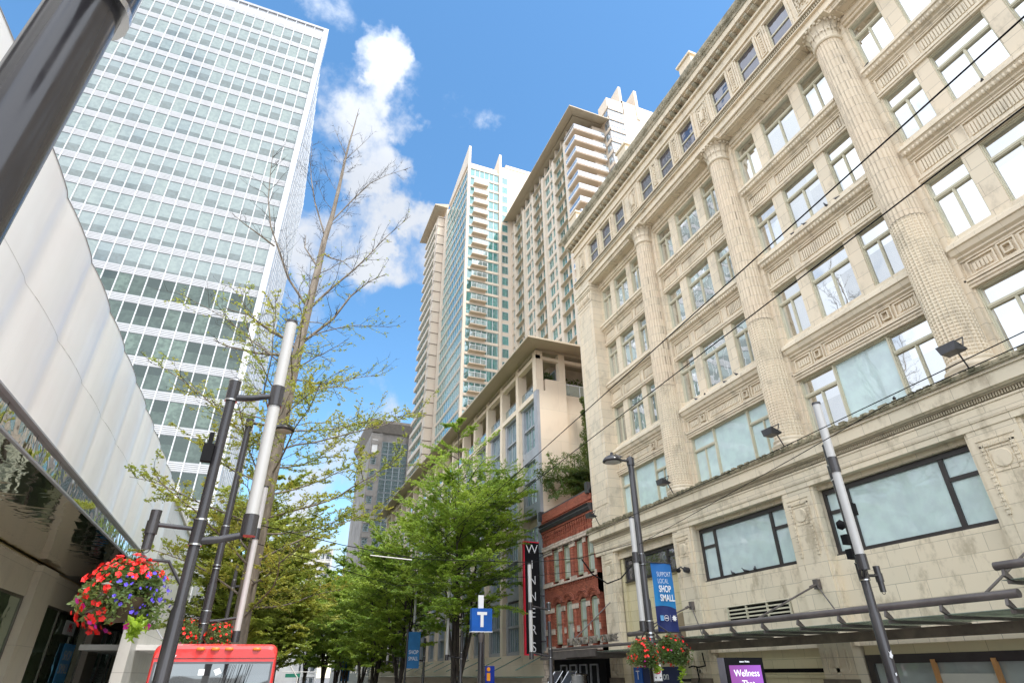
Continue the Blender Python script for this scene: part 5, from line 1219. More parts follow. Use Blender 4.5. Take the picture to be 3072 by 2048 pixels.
q = MB(); q.box(16.3, 16.45, 22.6, 25.9, 1.50, 2.14); q.build('panel', plain('navy_fascia', (.01, .02, .08), .4), SS)
q = MB(); q.box(16.26, 16.3, 25.25, 25.9, 1.50, 2.14); q.build('blue_panel', MT['blue_sign'], SS)
q = MB(); q.box(16.45, 17.0, 22.7, 22.8, 1.6, 1.7); q.box(16.45, 17.0, 25.7, 25.8, 1.6, 1.7); q.build('bracket', MD, SS)
word("T", .5, (16.24, 25.55, 1.82), FACE_WEST, MT['white'], SS, 'letter', 1, .004); word("Station", .42, (16.27, 23.85, 1.80), FACE_WEST, MT['white'], SS, 'lettering', 1, .004)
# wall camera on pilaster, conduits
WC = thing('wall_camera', (16.9, 21.9, 5.75), 'dark dome camera bracket on the ornate pilaster right of the blue banner', 'camera')
q = MB(); q.tube([(.1, 0, 0), (-.1, 0, .02)], .12, 14); q.tube([(-.1, 0, .0), (-.25, .05, .12), (-.35, .1, .05)], .035, 8); link('bracket', q.mesh('bracket', MD), WC); q = MB(); q.lathe([(0, -.12), (.08, -.08), (.1, 0), (.06, .06), (0, .08)], (-.35, .1), 14); link('dome', q.mesh('dome', MT['black']), WC)
CD = thing('wall_conduit', (16.9, 21.5, 1.8), 'black cable looping down the wall with a small wall lamp below the awning', 'cable')
q = MB(); q.tube([(0, .2, .8), (-.05, .1, .55), (-.05, .05, .35), (-.05, .5, .3), (0, .9, .35), (0, 1.2, .3)], .025, 6); q.tube([(-.05, .6, .3), (-.05, .55, -.1), (-.12, .55, -.25)], .03, 6); link('cable', q.mesh('cable', MT['black']), CD); q = MB(); q.lathe([(.03, -.2), (.12, -.32), (.1, -.36)], (-.14, .55), 12); link('lamp', q.mesh('lamp', MD), CD)
# ---------------------------------------------------------------- the red bus
BU = thing('red_bus', (-.6, 14.7, gz(17)), 'small red bus facing the camera with a row of amber roof lights', 'bus'); zb = gz(17)
red = plain('bus_red', (.80, .045, .04), .32, var=.05, bump=0); bq = [x for x in red.node_tree.nodes if x.type == 'BSDF_PRINCIPLED'][0]; bq.inputs['Coat Weight'].default_value = .5
X0, X1, ZB, ZT_ = -1.2, 1.2, .35, 2.57-zb
def sect(y, ins, dz): # body cross section with rounded roof corners
    r = .16; pts = [(X0+ins, ZB), (X1-ins, ZB)]
    for j in range(7): a = math.pi/2*j/6; pts.append((X1-ins-.03-r+r*math.cos(a), ZT_-dz-r+r*math.sin(a)))
    for j in range(7): a = math.pi/2+math.pi/2*j/6; pts.append((X0+ins+.03+r+r*math.cos(a), ZT_-dz-r+r*math.sin(a)))
    return [(x, y, z) for x, z in pts]
q = MB(); secs = [sect(.0, .05, .10), sect(.05, .02, .04), sect(.25, 0, 0), sect(5.0, 0, 0), sect(5.2, .03, .05)]; n = len(secs[0]); vs = [p for s in secs for p in s]
q.add(vs, [(i*n+j, i*n+(j+1) % n, (i+1)*n+(j+1) % n, (i+1)*n+j) for i in range(len(secs)-1) for j in range(n)], False)
q.add(secs[0], [tuple(range(n))[::-1]]); q.add(secs[-1], [tuple(range(n))])
link('body', q.mesh('body', red), BU)
zw = 2.245-zb
q = MB(); q.box(-1.1, 1.1, -.03, .0, 1.05, zw); o = link('windscreen_frame', q.mesh('windscreen_frame', plain('rubber_grey', (.12, .12, .13), .5)), BU)
q = MB(); q.box(-1.06, 1.06, -.045, -.03, 1.1, zw-.04); link('windscreen', q.mesh('windscreen', glass('bus_glass', (.10, .10, .10), (2, 2, 2), .16, inside2=(.03, .03, .035), wav=.02)), o)
q = MB(); random.seed(2)
for j in range(16):
    x = .2+j*.035; q.tube([(x+random.uniform(-.03, .03)+.0, -.05, zw-.05), (x-.07+random.uniform(-.05, .05), -.05, zw-.5)], .004, 4)
link('wiper_mesh', q.mesh('hanging_lines', MT['black']), o)
q = MB(); q.box(-.27, -.16, -.052, -.045, zw-.24, zw-.13); q.prism([(.0, zw-.15), (.1, zw-.11), (.16, zw-.2), (.06, zw-.25)], 'y', -.052, -.045); link('sticker', q.mesh('sticker', MT['white']), o)
for x in (-.98, -.44, -.17, .09, .62):
    q = MB(); q.lathe([(.0, -.035), (.07, -.03), (.085, 0), (.07, .03), (0, .035)], (0, 0), 14); mm = q.mesh('marker_light', MT['orange']); o = link('marker_light', mm, BU, (x+.12, -.01, 2.47-zb)); o.scale = (1.0, .55, .9)
word("5047", .12, (-1.45, 14.68, 2.32), FACE_SOUTH, MT['white'], BU, 'fleet_number', 1, .003)
q = MB(); q.box(-1.12, 1.12, -.012, .0, zw+.06, zw+.068); q.box(-.9, -.1, -.06, -.05, 1.15, 1.17); q.box(.1, .9, -.06, -.05, 1.15, 1.17); link('panel_seam', q.mesh('panel_seam', MT['metal_dark']), BU)
q = MB(); q.box(-.9, .9, -.04, 0, .5, .9); link('grille', q.mesh('grille', MT['black']), BU)
for s in (-1, 1):
    q = MB(); q.lathe([(.0, 0), (.13, 0), (.13, .03), (0, .04)], (0, 0), 16); o = link('headlight', q.mesh('headlight', MT['steel']), BU, (s*.95, -.0, .72)); o.rotation_euler = (R(90), 0, 0)
    q = MB(); q.box(s*1.2-.02, s*1.2+.02, .8, 4.7, 1.15, 2.05-zb+.1); link('side_window', q.mesh('side_window', MT['black']), BU)
    for y in (.9, 4.2):
        q = MB(); q.tube([(s*1.18, y, .40), (s*.92, y, .40)], .42, 24); o = link('wheel', q.mesh('wheel', MT['black']), BU); q = MB(); q.tube([(s*1.19, y, .40), (s*1.1, y, .40)], .22, 16); link('rim', q.mesh('rim', MT['steel']), o)
    q = MB(); q.tube([(s*1.18, .1, 1.9), (s*1.32, -.25, 1.95)], .02, 6); q.box(s*1.34-.09, s*1.34+.09, -.3, -.22, 1.45, 1.95); link('mirror', q.mesh('mirror', MT['black']), BU)
# ---------------------------------------------------------------- overhead wires
def wire(name, pts, r, label, cat='wire', m=None, sag=0.0):
    P_ = [];
    for a, b in zip(pts[:-1], pts[1:]):
        a, b = Vector(a), Vector(b)
        for j in range(8): t = j/8; p = a.lerp(b, t); p.z -= sag*4*t*(1-t); P_.append(p)
    P_.append(Vector(pts[-1])); q = MB(); q.tube(P_, r, 6); o = q.build(name, m or MT['black']); tag(o, label, cat, 'overhead wires'); return o
wire('trolley_wire', [(3.95, -3, 5.84), (4.14, .88, 5.84), (4.72, 10, 5.84), (5.4, 20.5, 5.84), (5.6, 60, 5.0)], .0075, 'upper of the two long black trolley wires crossing the store facade')
wire('trolley_wire', [(4.75, -3, 5.84), (4.93, 1.32, 5.84), (5.46, 12, 5.84), (6.0, 21.5, 5.84), (6.2, 60, 5.0)], .0075, 'lower of the two long black trolley wires crossing the store facade')
wire('trolley_wire', [(8.5, -2, 5.84), (8.76, 3.57, 5.84), (9.2, 8.8, 5.84), (9.7, 20, 5.84), (9.9, 60, 5.0)], .008, 'thin trolley wire passing just above the mossy ledge')
wire('trolley_wire', [(8.9, -2, 5.84), (9.21, 6.0, 5.84), (9.85, 8.6, 5.84), (12.0, 18, 5.84)], .008, 'thin wire under the mossy ledge ending at the corner lamp post')
wire('span_wire', [(-1.39, 21, 6.4), (2.4, 22, 5.95), (5.2, 22, 5.62), (9.6, 22, 5.72), (11.8, 22, 6.0), (14.3, 22, 6.7), (16.9, 22.2, 7.4)], .014, 'cross-street span wire in front of the green tree')
wire('span_wire', [(-1.39, 21, 5.9), (5.4, 27, 5.3), (11.9, 27.5, 6.0), (16.9, 30, 6.9)], .012, 'fainter cross-street wire meeting the top of the tube before the blade sign')
wire('hanging_cable', [(10.8, 20, 5.6), (11.2, 20, 5.1), (11.8, 20, 4.8), (12.4, 20, 5.0), (12.9, 20, 5.45)], .025, 'thick drooping black cable between the brick building and the corner lamp post', 'cable')
q = MB(); q.tube([(3.4, 22, 5.66), (4.9, 22, 5.58)], .02, 8); o = q.build('wire_strut', MT['white_wall']); tag(o, 'short pale insulating rod on the span wire', 'strut')
MA = thing('bent_mast', (4.2, 60, gz(60)), 'thin white bent street mast with a small green street sign beyond the bus', 'mast')
q = MB(); q.tube([(0, 0, 0), (0, 0, 3.3), (-1.1, 0, 4.6)], [.07, .06, .05], 8); q.tube([(-1.3, 0, 3.72), (1.6, 0, 3.68)], .035, 6); link('mast', q.mesh('mast', MT['white_wall']), MA); q = MB(); q.box(-1.0, .2, -.03, 0, 3.3, 3.58); link('street_sign', q.mesh('street_sign', plain('green_sign', (.02, .20, .13), .4)), MA)
for x, y, lb in ((10.4, 46, 'distant blue banner between the tree trunks with white letters'), (10.2, 78, 'farthest blue banner low among the dark trunks')):
    B2 = thing('street_banner', (x, y, 2.3), lb, 'banner', 'blue banners far along the street'); q = MB(); q.box(0, .9, 0, .02, -1.0 if y > 50 else 0, 2.3 if y < 50 else 1.2); link('cloth', q.mesh('cloth', plain('banner_blue_far', (.02, .16, .38), .5)), B2)
    q = MB(); q.tube([(-.05, 0, -3.6), (-.05, 0, 2.5)], .07, 8); link('pole', q.mesh('pole', PM), B2)
    if y < 50: word("SHOP", .34, (x+.45, y-.02, 3.3), FACE_SOUTH, MT['white'], B2, 'lettering', .8); word("SMALL", .34, (x+.45, y-.02, 2.9), FACE_SOUTH, MT['white'], B2, 'lettering', .7)
# ================================================================ foliage helpers
def leaf_mesh(name, C, U, V, m):
    """leaves as small folded quads: centre C (n,3), half-axes U (along) and V (across)"""
    n = len(C); nrm = np.cross(U, V); nrm /= (np.linalg.norm(nrm, axis=1, keepdims=True)+1e-9)
    fold = nrm*np.linalg.norm(V, axis=1, keepdims=True)*.35
    vs = np.stack([C-U, C+V+fold, C+U, C-V+fold], 1).reshape(-1, 3); f = np.arange(4*n).reshape(n, 4)
    return npmesh(name, vs, f, m)
def rand_dirs(n, flat=1.0):
    d = rng.normal(size=(n, 3)); d[:, 2] *= flat; return d/(np.linalg.norm(d, axis=1, keepdims=True)+1e-9)
class Foliage:
    def __init__(s): s.c = []; s.u = []; s.v = []
    def spray(s, pts, width, n, size, droop=.15, flat=.35, tip=1.0):
        """leaves in a flat spray around a twig polyline"""
        pts = np.asarray(pts, float); k = len(pts)-1; t = rng.random(n)**.8*k; i = np.minimum(t.astype(int), k-1); fr = (t-i)[:, None]
        p = pts[i]*(1-fr)+pts[i+1]*fr; d = pts[i+1]-pts[i]; d /= (np.linalg.norm(d, axis=1, keepdims=True)+1e-9)
        side = np.cross(d, np.array([0, 0, 1.0])); side /= (np.linalg.norm(side, axis=1, keepdims=True)+1e-6)
        off = (rng.random(n)*2-1)[:, None]*width*(1.1-(t/k)[:, None]*.75*tip)
        p = p+side*off; p[:, 2] += rng.normal(size=n)*.05*width/.3 - droop*np.abs(off[:, 0])
        u = (d*.6+side*np.sign(off)*.8+rand_dirs(n, .5)*.55); u[:, 2] -= .25; u /= np.linalg.norm(u, axis=1, keepdims=True)
        up = np.array([0, 0, 1.0])+rand_dirs(n)*flat*1.6; v = np.cross(up, u); v /= (np.linalg.norm(v, axis=1, keepdims=True)+1e-9)
        z = size*(.6+.8*rng.random(n))[:, None]
        s.c.append(p); s.u.append(u*z); s.v.append(v*z*.5)
    def ball(s, c, r, n, size, squash=(1, 1, 1), shell=.5):
        d = rand_dirs(n); rad = r*(shell+(1-shell)*rng.random(n)**.5)[:, None]; p = np.asarray(c)+d*rad*np.asarray(squash)
        u = rand_dirs(n, .7)+d*.4; u /= np.linalg.norm(u, axis=1, keepdims=True); v = np.cross(u, rand_dirs(n)); v /= (np.linalg.norm(v, axis=1, keepdims=True)+1e-9)
        z = size*(.6+.8*rng.random(n))[:, None]; s.c.append(p); s.u.append(u*z); s.v.append(v*z*.5)
    def mesh(s, name, m): return leaf_mesh(name, np.concatenate(s.c), np.concatenate(s.u), np.concatenate(s.v), m)
def curve_pts(p, d, L_, n, lift, wob, rnd):
    pts = [Vector(p)]; d = Vector(d).normalized()
    for i in range(n):
        d = (d + Vector((rnd.gauss(0, wob), rnd.gauss(0, wob), rnd.gauss(0, wob*.6)+lift))).normalized(); pts.append(pts[-1]+d*(L_/n))
    return pts
bark = NG('bark'); fb = bark.noise(6, det=8, rough=.7, stretch=(1, 1, .25)); bark.bsdf(bark.mix(bark.ramp(fb, .3, .7), (.13, .105, .08, 1), (.28, .235, .185, 1)), .85, 0, bark.bump(fb, .8, .03)); BARK = bark.m
bark2 = plain('dark_bark', (.045, .035, .026), .85, var=.4, scale=4, bump=.4)
LF_Y = leafmat('leaf_yellow_green', (.34, .37, .035), (.19, .26, .03), (.42, .38, .04))
LF_G = leafmat('leaf_fresh_green', (.22, .38, .025), (.09, .19, .015), (.34, .47, .04))
LF_M = leafmat('leaf_mid_green', (.24, .38, .035), (.12, .22, .025), (.33, .43, .045))
LF_D = leafmat('leaf_dark_green', (.04, .085, .02), (.018, .045, .012), (.06, .12, .02))
# ---------------------------------------------------------------- the tall half-bare tree
def tall_tree():
    rnd = random.Random(21); y0 = 23.5; T = thing('tall_tree', (-.42, y0, gz(y0)+.13), 'very tall slender tree, bare twigs above and thin yellow-green leaves below', 'tree')
    tp = [(-.42, gz(y0)+.1), (-.43, 3.5), (-.42, 8), (-.35, 13.44), (-.24, 16.38), (-.16, 18.1), (-.12, 20.11), (.03, 21.67), (.1, 23.63), (.14, 25.72), (.2, 27.03), (.30, 28.4), (.37, 29.7)]
    tr = [.38, .29, .27, .22, .18, .155, .13, .105, .085, .06, .045, .03, .01]
    W = MB(); tpts = [Vector((x, y0+.05*math.sin(z), z)) for x, z in tp]; W.tube(tpts, tr, 14)
    W.tube([tpts[0], tpts[0]+Vector((0, 0, .5))], [.55, .38], 12)
    tw = MB(); Fo = Foliage()
    def at(z):
        for i in range(len(tp)-1):
            if tp[i][1] <= z <= tp[i+1][1]: t = (z-tp[i][1])/(tp[i+1][1]-tp[i][1]); return tpts[i].lerp(tpts[i+1], t), tr[i]*(1-t)+tr[i+1]*t
        return tpts[-1], .02
    def twigs(pts, r, L_, leafy, depth=0, n=None, z0=0):
        n = n or int(4+L_*2.5); k = len(pts)-1
        for j in range(n):
            t = (.12+.86*(j+rnd.random()*1.2-.2)/n)*k; t = min(max(t, .1), k-.05); i = min(int(t), k-1); p = pts[i].lerp(pts[i+1], t-i); d = (pts[i+1]-pts[i]).normalized()
            s = (d.cross(Vector((0, 0, 1))).normalized()*rnd.choice((1, -1))+Vector((0, 0, rnd.gauss(0, .35)))).normalized(); ln = L_*(.32-.16*t/k)*rnd.uniform(.4, 1.5)
            q = curve_pts(p, d*rnd.uniform(.5, 1.1)+s*.8+Vector((0, 0, rnd.uniform(-.1, .35))), ln, 4, .03, .22, rnd)
            r1_ = max(r*.30, .008); tw.tube(q, [r1_, r1_*.85, r1_*.65, r1_*.45, .004], 4, False)
            if depth < 1 and ln > .5:
                twigs(q, r*.4, ln*1.1, leafy, depth+1, 4 if leafy > .1 else 5)
            if leafy > 0 and rnd.random() < leafy+.1:
                Fo.spray([tuple(v) for v in q], .10+.06*ln, int((10+24*ln)*leafy*1.0), .05, .08, .9)
    hand = [[(-.4, 16.35), (-1.31, 17.41), (-1.98, 18.77), (-2.51, 19.81), (-2.87, 21.15), (-3.07, 22.84), (-3.17, 24.07)], [(-2.19, 19.1), (-2.99, 19.46), (-3.61, 19.67), (-4.25, 19.98)],
            [(-.2, 20.5), (-.88, 22.37), (-1.31, 24.07), (-1.5, 25.21), (-1.68, 27.04)], [(-.15, 16.25), (.62, 17.43), (1.41, 18.51), (1.96, 19.37), (2.66, 20.62), (3.73, 22.23)], [(.0, 21.2), (.93, 23.1), (1.58, 24.28), (2.31, 25.04), (3.61, 26.1)],
            [(.13, 25.56), (.77, 26.62), (1.46, 27.9)], [(.1, 26.0), (-.45, 27.03), (-.88, 27.91)], [(-.35, 14.0), (-.99, 14.39), (-1.79, 14.64), (-2.51, 14.91), (-3.42, 14.87)], [(-.35, 13.73), (-1.91, 13.55), (-2.89, 13.6), (-3.56, 13.75)],
            [(-.3, 14.3), (.86, 15.73), (1.45, 16.97), (2.13, 17.81), (2.81, 18.27)], [(-.15, 18.4), (-.92, 19.57), (-.99, 20.49)], [(-.13, 19.32), (.32, 19.07), (.88, 18.97), (1.5, 18.44)]]
    for b in hand:
        dy = rnd.uniform(-.5, .5); k = len(b)-1; pts = [Vector((x, y0+dy*i*.5, z)) for i, (x, z) in enumerate(b)]
        r0 = max(.02, at(b[0][1])[1]*.33); W.tube(pts, [r0*(1-.85*i/k) for i in range(k+1)], 7, False)
        L_ = sum((pts[i+1]-pts[i]).length for i in range(k)); lf = .25 if b[0][1] < 15.5 else (.12 if b[0][1] < 18 and b[-1][0] > 0 else 0); twigs(pts, r0*.8, L_*.8, lf)
    z = 3.2; a = 0.0
    while z < 29:
        p, r = at(z); a += 2.4+rnd.uniform(-.3, .3)
        if z < 15.5: L_ = (3.6+2.2*math.sin((z-3)/12.5*math.pi))*rnd.uniform(.55, 1.15); el = rnd.uniform(.1, .55); lift = .015
        else: L_ = min(3.4, (30-z)*.32+.5)*rnd.uniform(.35, 1.1); el = rnd.uniform(.35, .95); lift = .05
        d = Vector((math.cos(a)*math.cos(el), math.sin(a)*math.cos(el), math.sin(el)))
        if z > 15.5: d.y *= .7
        q = curve_pts(p, d, L_, 8, lift, .13, rnd); r0 = max(.009, r*.15*min(1, L_/3)); W.tube(q, [r0*(1-.1*i) for i in range(9)], 6, False)
        leaf = 0 if z > 19 else (.05 if z > 17 else (.14 if z > 15 else (.35 if z > 12.5 else (.6 if z > 9 else .9))))
        twigs(q, r0, L_, leaf); z += rnd.uniform(.20, .40) if z < 15.5 else rnd.uniform(.35, .75)
    W.build('trunk', BARK, T); tw.build('twigs', bark2, T)
    o = link('crown', Fo.mesh('crown', LF_Y), T); o.location = -wloc(T)
    return T
tall_tree()
# ---------------------------------------------------------------- layered street trees
def layered_tree(seed, H, Rr, nb, nleaf, lsize, lmat, z_low=3.4, stems=5, lean=(.10, .26), woodmat=bark2, low=.55):
    rnd = random.Random(seed); W = MB(); Fo = Foliage(); sp = []
    for s in range(stems):
        a = 2*math.pi*s/stems+rnd.uniform(-.4, .4); ln = rnd.uniform(*lean) if s else .05; top = H if s == 0 else H*rnd.uniform(.70, .93); fk = rnd.uniform(1.4, 2.6) if s else 0
        pts = []; n = 10; ph = rnd.uniform(0, 6)
        for i in range(n+1):
            t = i/n; z = fk+(top-fk)*t; r = ln*(z-fk)*(1.25-.35*t); pts.append(Vector((math.cos(a)*r+.12*math.sin(t*5+ph), math.sin(a)*r+.12*math.cos(t*4+ph)-.12*math.cos(ph), z)))
        r0 = .15 if s == 0 else .095; W.tube(pts, [r0*(1-.93*i/n)+.006 for i in range(n+1)], 8); sp.append(pts)
    W.tube([(0, 0, 0), (0, 0, .35)], [.26, .16], 10)
    for b in range(nb):
        k_ = b % len(sp); s = sp[k_]; top = s[-1].z; f = rnd.random()**.85
        zz = z_low+rnd.uniform(-.6, .4)+(top-z_low-.15)*f; zz = min(zz, top-.08); i = next((i for i in range(len(s)-1) if s[i+1].z >= zz), len(s)-2); t = (zz-s[i].z)/max(.01, s[i+1].z-s[i].z); p = s[i].lerp(s[i+1], min(max(t, 0), 1))
        u = (zz-z_low)/(H-z_low); a = b*2.39996+rnd.uniform(-.7, .7)
        own = math.atan2(s[-1].y, s[-1].x)
        if k_: a = own+rnd.gauss(0, 1.25)
        prof = (low+(1-low)*min(1, u*3))*max(.0, 1-u)**.5*1.05+.13
        L_ = Rr*.72*prof*rnd.uniform(.45, 1.2)*(1 if k_ == 0 else .85); el = rnd.uniform(.2, .75)+.25*u
        q = curve_pts(p, (math.cos(a)*math.cos(el), math.sin(a)*math.cos(el), math.sin(el)), L_, 7, -.05, .09, rnd)
        r0 = max(.012, .036*min(1, L_/3)); W.tube(q, [r0*(1-.12*i) for i in range(8)], 5, False)
        k = 7; nt_ = int(5+L_*2.6); per = max(4, int(nleaf/nb/nt_))
        for j in range(nt_):
            t = (.15+.85*j/nt_)*k; i = min(int(t), k-1); pp = q[i].lerp(q[i+1], t-i); d = (q[i+1]-q[i]).normalized(); sd = d.cross(Vector((0, 0, 1))).normalized()*(1 if j % 2 else -1)
            l2 = L_*(.38-.2*t/k)*rnd.uniform(.6, 1.3)+.15; tq = curve_pts(pp, d*.8+sd*.8+Vector((0, 0, rnd.uniform(-.15, .35))), l2, 4, -.03, .14, rnd)
            W.tube(tq, [.010, .008, .006, .004, .002], 3, False)
            Fo.spray([tuple(v) for v in tq], .10+.09*l2, int(per*(.35+l2)*rnd.uniform(.5, 1.4)), lsize, .12, .5)
        Fo.spray([tuple(v) for v in q[3:]], .18, per, lsize, .15, .5)
    return W.mesh('trunk', woodmat), Fo.mesh('crown', lmat)
def plant_tree(meshes, x, y, rot, sc_, label, group, zs=1.0, name='street_tree'):
    T = thing(name, (x, y, gz(y)+.13), label, 'tree', group); T.rotation_euler = (0, 0, rot); T.scale = (sc_, sc_, sc_*zs)
    link('trunk', meshes[0], T); link('crown', meshes[1], T); return T
G1 = layered_tree(4, 18.0, 6.5, 210, 120000, .064, LF_G, z_low=4.6, stems=7)
plant_tree(G1, 11.9, 39, 2.2, 1.06, 'bright green layered tree in front of the podium building, nearest of the right row', 'trees along the right kerb')
G2 = layered_tree(9, 15.0, 5.8, 150, 70000, .085, LF_M, z_low=4.0, stems=5)
G3 = layered_tree(15, 14.0, 5.6, 140, 62000, .09, LF_M, z_low=3.4, stems=5)
G4 = layered_tree(23, 13.0, 5.6, 150, 80000, .08, leafmat('leaf_olive', (.32, .37, .045), (.17, .24, .03), (.40, .38, .05)), z_low=3.4, stems=5)
for ms, x, y, rot, s, lb in ((G2, 10.6, 49, 1.0, 1.05, 'second tree of the right row, behind the bright layered one'), (G3, 10.6, 59, 2.2, 1.08, 'green tree third along the right kerb'), (G2, 10.8, 68, 4.0, 1.05, 'mid-green tree fourth along the right kerb'),
                             (G3, 10.6, 78, .3, 1.15, 'tree fifth along the right kerb'), (G2, 10.8, 87, 3.1, 1.2, 'sixth tree of the right row, far down the street'), (G3, 10.6, 101, 5.1, 1.3, 'seventh tree of the right row, near the street end'), (G3, 9.6, 120, 1.9, 1.4, 'farthest dark tree closing the right row')):
    plant_tree(ms, x, y, rot, s, lb, 'trees along the right kerb')
for ms, x, y, rot, s, lb in ((G4, -.6, 35, .9, 1.0, 'olive-green tree right behind the tall half-bare tree'), (G4, 1.2, 47, 2.9, .98, 'second olive tree beyond the red bus'), (G2, -.4, 60, 4.4, 1.0, 'green tree third in the left row beyond the bus'), (G4, .2, 76, 1.3, 1.05, 'fourth tree of the left row'), (G2, 1.0, 95, 5.3, 1.1, 'fifth tree of the left row, far off'), (G2, 2.0, 130, .2, 1.3, 'last tree of the left row at the street end')):
    plant_tree(ms, x, y, rot, s, lb, 'trees along the left kerb')
# ---------------------------------------------------------------- shrub and creeper above the brick roof
F_ = Foliage()
for j in range(34): F_.spray([(19.9+rng.normal()*.7, 36.0+rng.normal()*.3, 13.8+rng.normal()*.5), (19.9+rng.normal()*1.3, 35.9+rng.normal()*.5, 14.3+rng.normal()*.7), (19.6+rng.normal()*1.6, 35.7+rng.normal()*.6, 13.6+rng.normal()*.8)], .4, 420, .08, .3, .6, .2)
o = link('shrub', F_.mesh('shrub', LF_D), None); tag(o, 'dark green shrub spilling over the roof of the red brick building', 'shrub')
F_ = Foliage()
for z in np.arange(11.5, 20.3, .35): F_.ball((20.75+rng.normal()*.18, 36.3+rng.normal()*.15, z), .48 if z < 19 else .3, 260, .075, (1, .7, 1), .2)
o = link('creeper', F_.mesh('creeper', LF_D), None); tag(o, 'column of dark creeper climbing beside the corner pier of the cream store', 'creeper')
F_ = Foliage()
for x in np.arange(19.9, 29, .7): F_.ball((x, PY0+1.4, 22.3+rng.normal()*.2), .8, 200, .12, (1, .7, 1), .2)
for x in (17.9, 18.5): F_.ball((x, PY0+1.3, 22.6), .6, 200, .12, (1, .7, 1), .2)
o = link('terrace_shrub', F_.mesh('terrace_shrub', LF_D), None); tag(o, 'dark shrubs behind the glass rail under the podium eave', 'shrub')
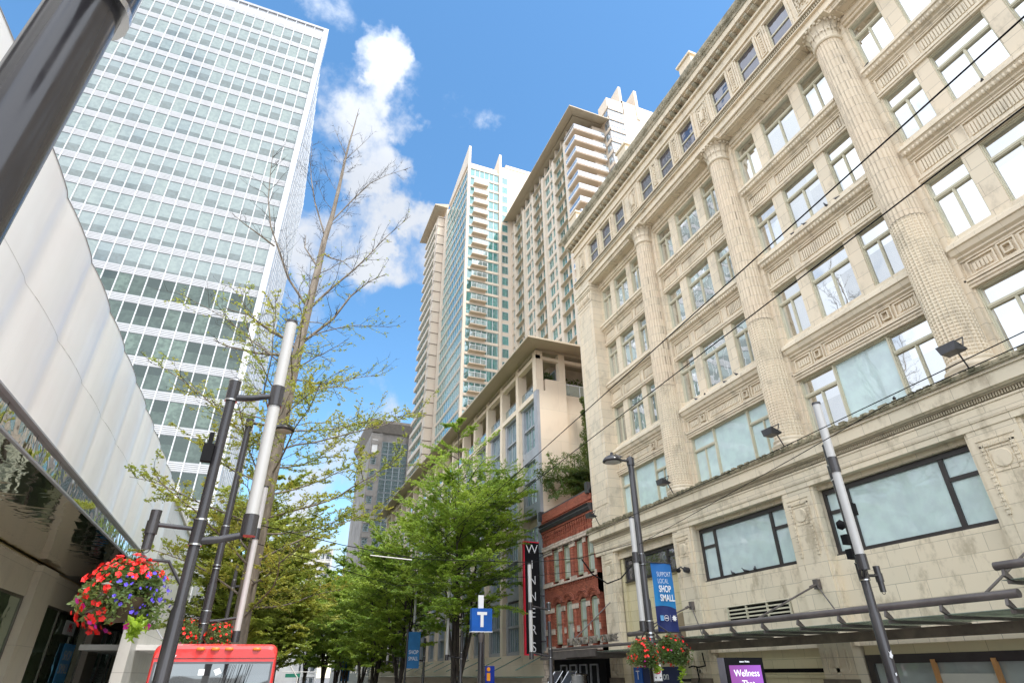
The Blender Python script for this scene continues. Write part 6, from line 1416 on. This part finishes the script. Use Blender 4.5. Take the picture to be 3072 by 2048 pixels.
# ---------------------------------------------------------------- hanging flower baskets
fl_red = plain('petal_red', (.85, .02, .015), .5, var=.15, scale=8, bump=0); fl_blue = plain('petal_blue', (.10, .06, .55), .5, var=.3, scale=8, bump=0); fl_mag = plain('petal_magenta', (.65, .02, .32), .5, var=.1, bump=0)
LF_L = leafmat('leaf_lime', (.35, .50, .02), (.25, .40, .02), (.30, .45, .03)); LF_P = leafmat('leaf_purple', (.06, .015, .03), (.03, .01, .015), (.08, .03, .03)); LF_B = leafmat('leaf_basket', (.08, .16, .03), (.04, .09, .02), (.16, .22, .07))
def basket(c, r, label, attach, seed, kind=0):
    rnd = random.Random(seed); B = thing('flower_basket', c, label, 'flower basket', 'flower baskets hanging from lamp posts'); c = Vector(c)
    q = MB(); q.lathe([(.04, -.55*r), (.35*r, -.5*r), (.55*r, -.2*r), (.6*r, .0)], (0, 0), 16); link('bowl', q.mesh('bowl', plain('coir_%d' % seed, (.09, .06, .035), .9)), B)
    a = Vector(attach)-c; q = MB(); q.tube([a, a*.6+Vector((0, 0, r*.8)), Vector((0, 0, r*.95))], .022, 6); q.tube([Vector((0, 0, r*.95)), Vector((.4*r, 0, 0))], .008, 4); q.tube([Vector((0, 0, r*.95)), Vector((-.4*r, 0, 0))], .008, 4); link('bracket', q.mesh('bracket', MD), B)
    F_ = Foliage(); dirs = []
    for j in range(90):
        th = rnd.uniform(0, 2*math.pi); el = rnd.uniform(-.75, 1.4); d = Vector((math.cos(th)*math.cos(el), math.sin(th)*math.cos(el), math.sin(el)*.95)); L_ = r*rnd.uniform(.6, 1.05)*(1.15 if d.z < 0 else 1.0)
        p = d*L_*.75; dirs.append((d, L_)); F_.ball(tuple(p), .16*r/.5, 60, .032*r/.5, (1, 1, 1), .1)
    link('foliage', F_.mesh('foliage', LF_B), B)
    F_ = Foliage()
    for j in range(14): d, L_ = rnd.choice(dirs); F_.ball(tuple(d*L_*.8), .13*r/.5, 26, .05*r/.5, (1, 1, 1), .1)
    link('purple_leaves', F_.mesh('purple_leaves', LF_P), B)
    F_ = Foliage(); lx = .55 if kind != 2 else .1
    for j in range(10): F_.ball((lx*r+rnd.gauss(0, .1*r), -.5*r+rnd.gauss(0, .1*r), -.55*r-rnd.random()*(.3 if kind != 2 else 1.1)*r), .08, 10, .055, (1, 1, 1), .1)
    link('lime_trail', F_.mesh('lime_trail', LF_L), B)
    def blooms(name, n, size, sel, m, petals=5):
        Q = MB()
        for j in range(n):
            for _ in range(40):
                th = rnd.uniform(0, 2*math.pi); el = rnd.uniform(-.85, 1.4); d = Vector((math.cos(th)*math.cos(el), math.sin(th)*math.cos(el), math.sin(el)*.95))
                if sel(d): break
            p = d*r*rnd.uniform(.82, 1.1); nd = (d+Vector((rnd.gauss(0, .3), rnd.gauss(0, .3), rnd.gauss(0, .3)))).normalized(); a1 = nd.orthogonal().normalized(); a2 = nd.cross(a1); s = size*rnd.uniform(.7, 1.25)
            for k in range(petals):
                t0 = 2*math.pi*k/petals; t1 = t0+2*math.pi/petals*.5; t2 = t0-2*math.pi/petals*.5; e = a1*math.cos(t0)+a2*math.sin(t0)
                Q.add([p, p+(a1*math.cos(t1)+a2*math.sin(t1))*s*.7+nd*s*.25, p+e*s+nd*s*.15, p+(a1*math.cos(t2)+a2*math.sin(t2))*s*.7+nd*s*.25], [(0,1,2,3)])
        link(name, Q.mesh(name, m), B)['kind'] = 'stuff'
    if kind == 0:
        blooms('red_blooms', 230, .042, lambda d: d.z > .45 or (d.x < -.15 and d.z > -.75), fl_red); blooms('blue_blooms', 85, .022, lambda d: d.x > -.1 and d.z < .55 and d.z > -.5, fl_blue); blooms('magenta_blooms', 9, .04, lambda d: d.z < -.1, fl_mag)
    else: blooms('red_blooms', 90 if kind == 1 else 60, .045, lambda d: d.z > -.75, fl_red); blooms('magenta_blooms', 8, .03, lambda d: d.z < .2, fl_mag)
    return B
basket((-1.60, 9.25, 2.86), .50, 'largest hanging basket with scarlet, blue and magenta flowers, left of the nearest lamp post', (-.97, 9.5, 3.0), 31, 0)
basket((-1.83, 20.9, 2.98), .48, 'half-hidden red basket above the bus roof, left of its post', (-1.39, 21, 3.2), 32, 1)
basket((-.92, 20.95, 2.98), .40, 'half-hidden red basket above the bus roof, right of its post', (-1.39, 21, 3.2), 33, 1)
basket((11.55, 17.75, 2.42), .50, 'red flower basket on the left of the corner lamp post with the blue banner', (12.06, 18, 3.0), 34, 1)
basket((12.75, 17.85, 2.52), .56, 'red flower basket with a lime-green trailing plant under the blue banner', (12.06, 18, 3.1), 35, 2)
# a pigeon on the lamp arm
pigeon(11.55, 17.93, 8.86, 2.6, 'pigeon sitting on the arm of the domed street lamp')
# ---------------------------------------------------------------- lettering becomes plain mesh, one object per word
bpy.context.view_layer.update()
dg = bpy.context.evaluated_depsgraph_get()
for o in [o for o in bpy.data.objects if o.type == 'FONT']:
    me = bpy.data.meshes.new_from_object(o.evaluated_get(dg)); nm = o.name; mt_ = o.data.materials[0]
    n = bpy.data.objects.new('tmp', me); COL.objects.link(n); n.parent = o.parent; n.location = o.location; n.rotation_euler = o.rotation_euler; n.scale = o.scale
    if not me.materials: me.materials.append(mt_)
    bpy.data.objects.remove(o); n.name = nm
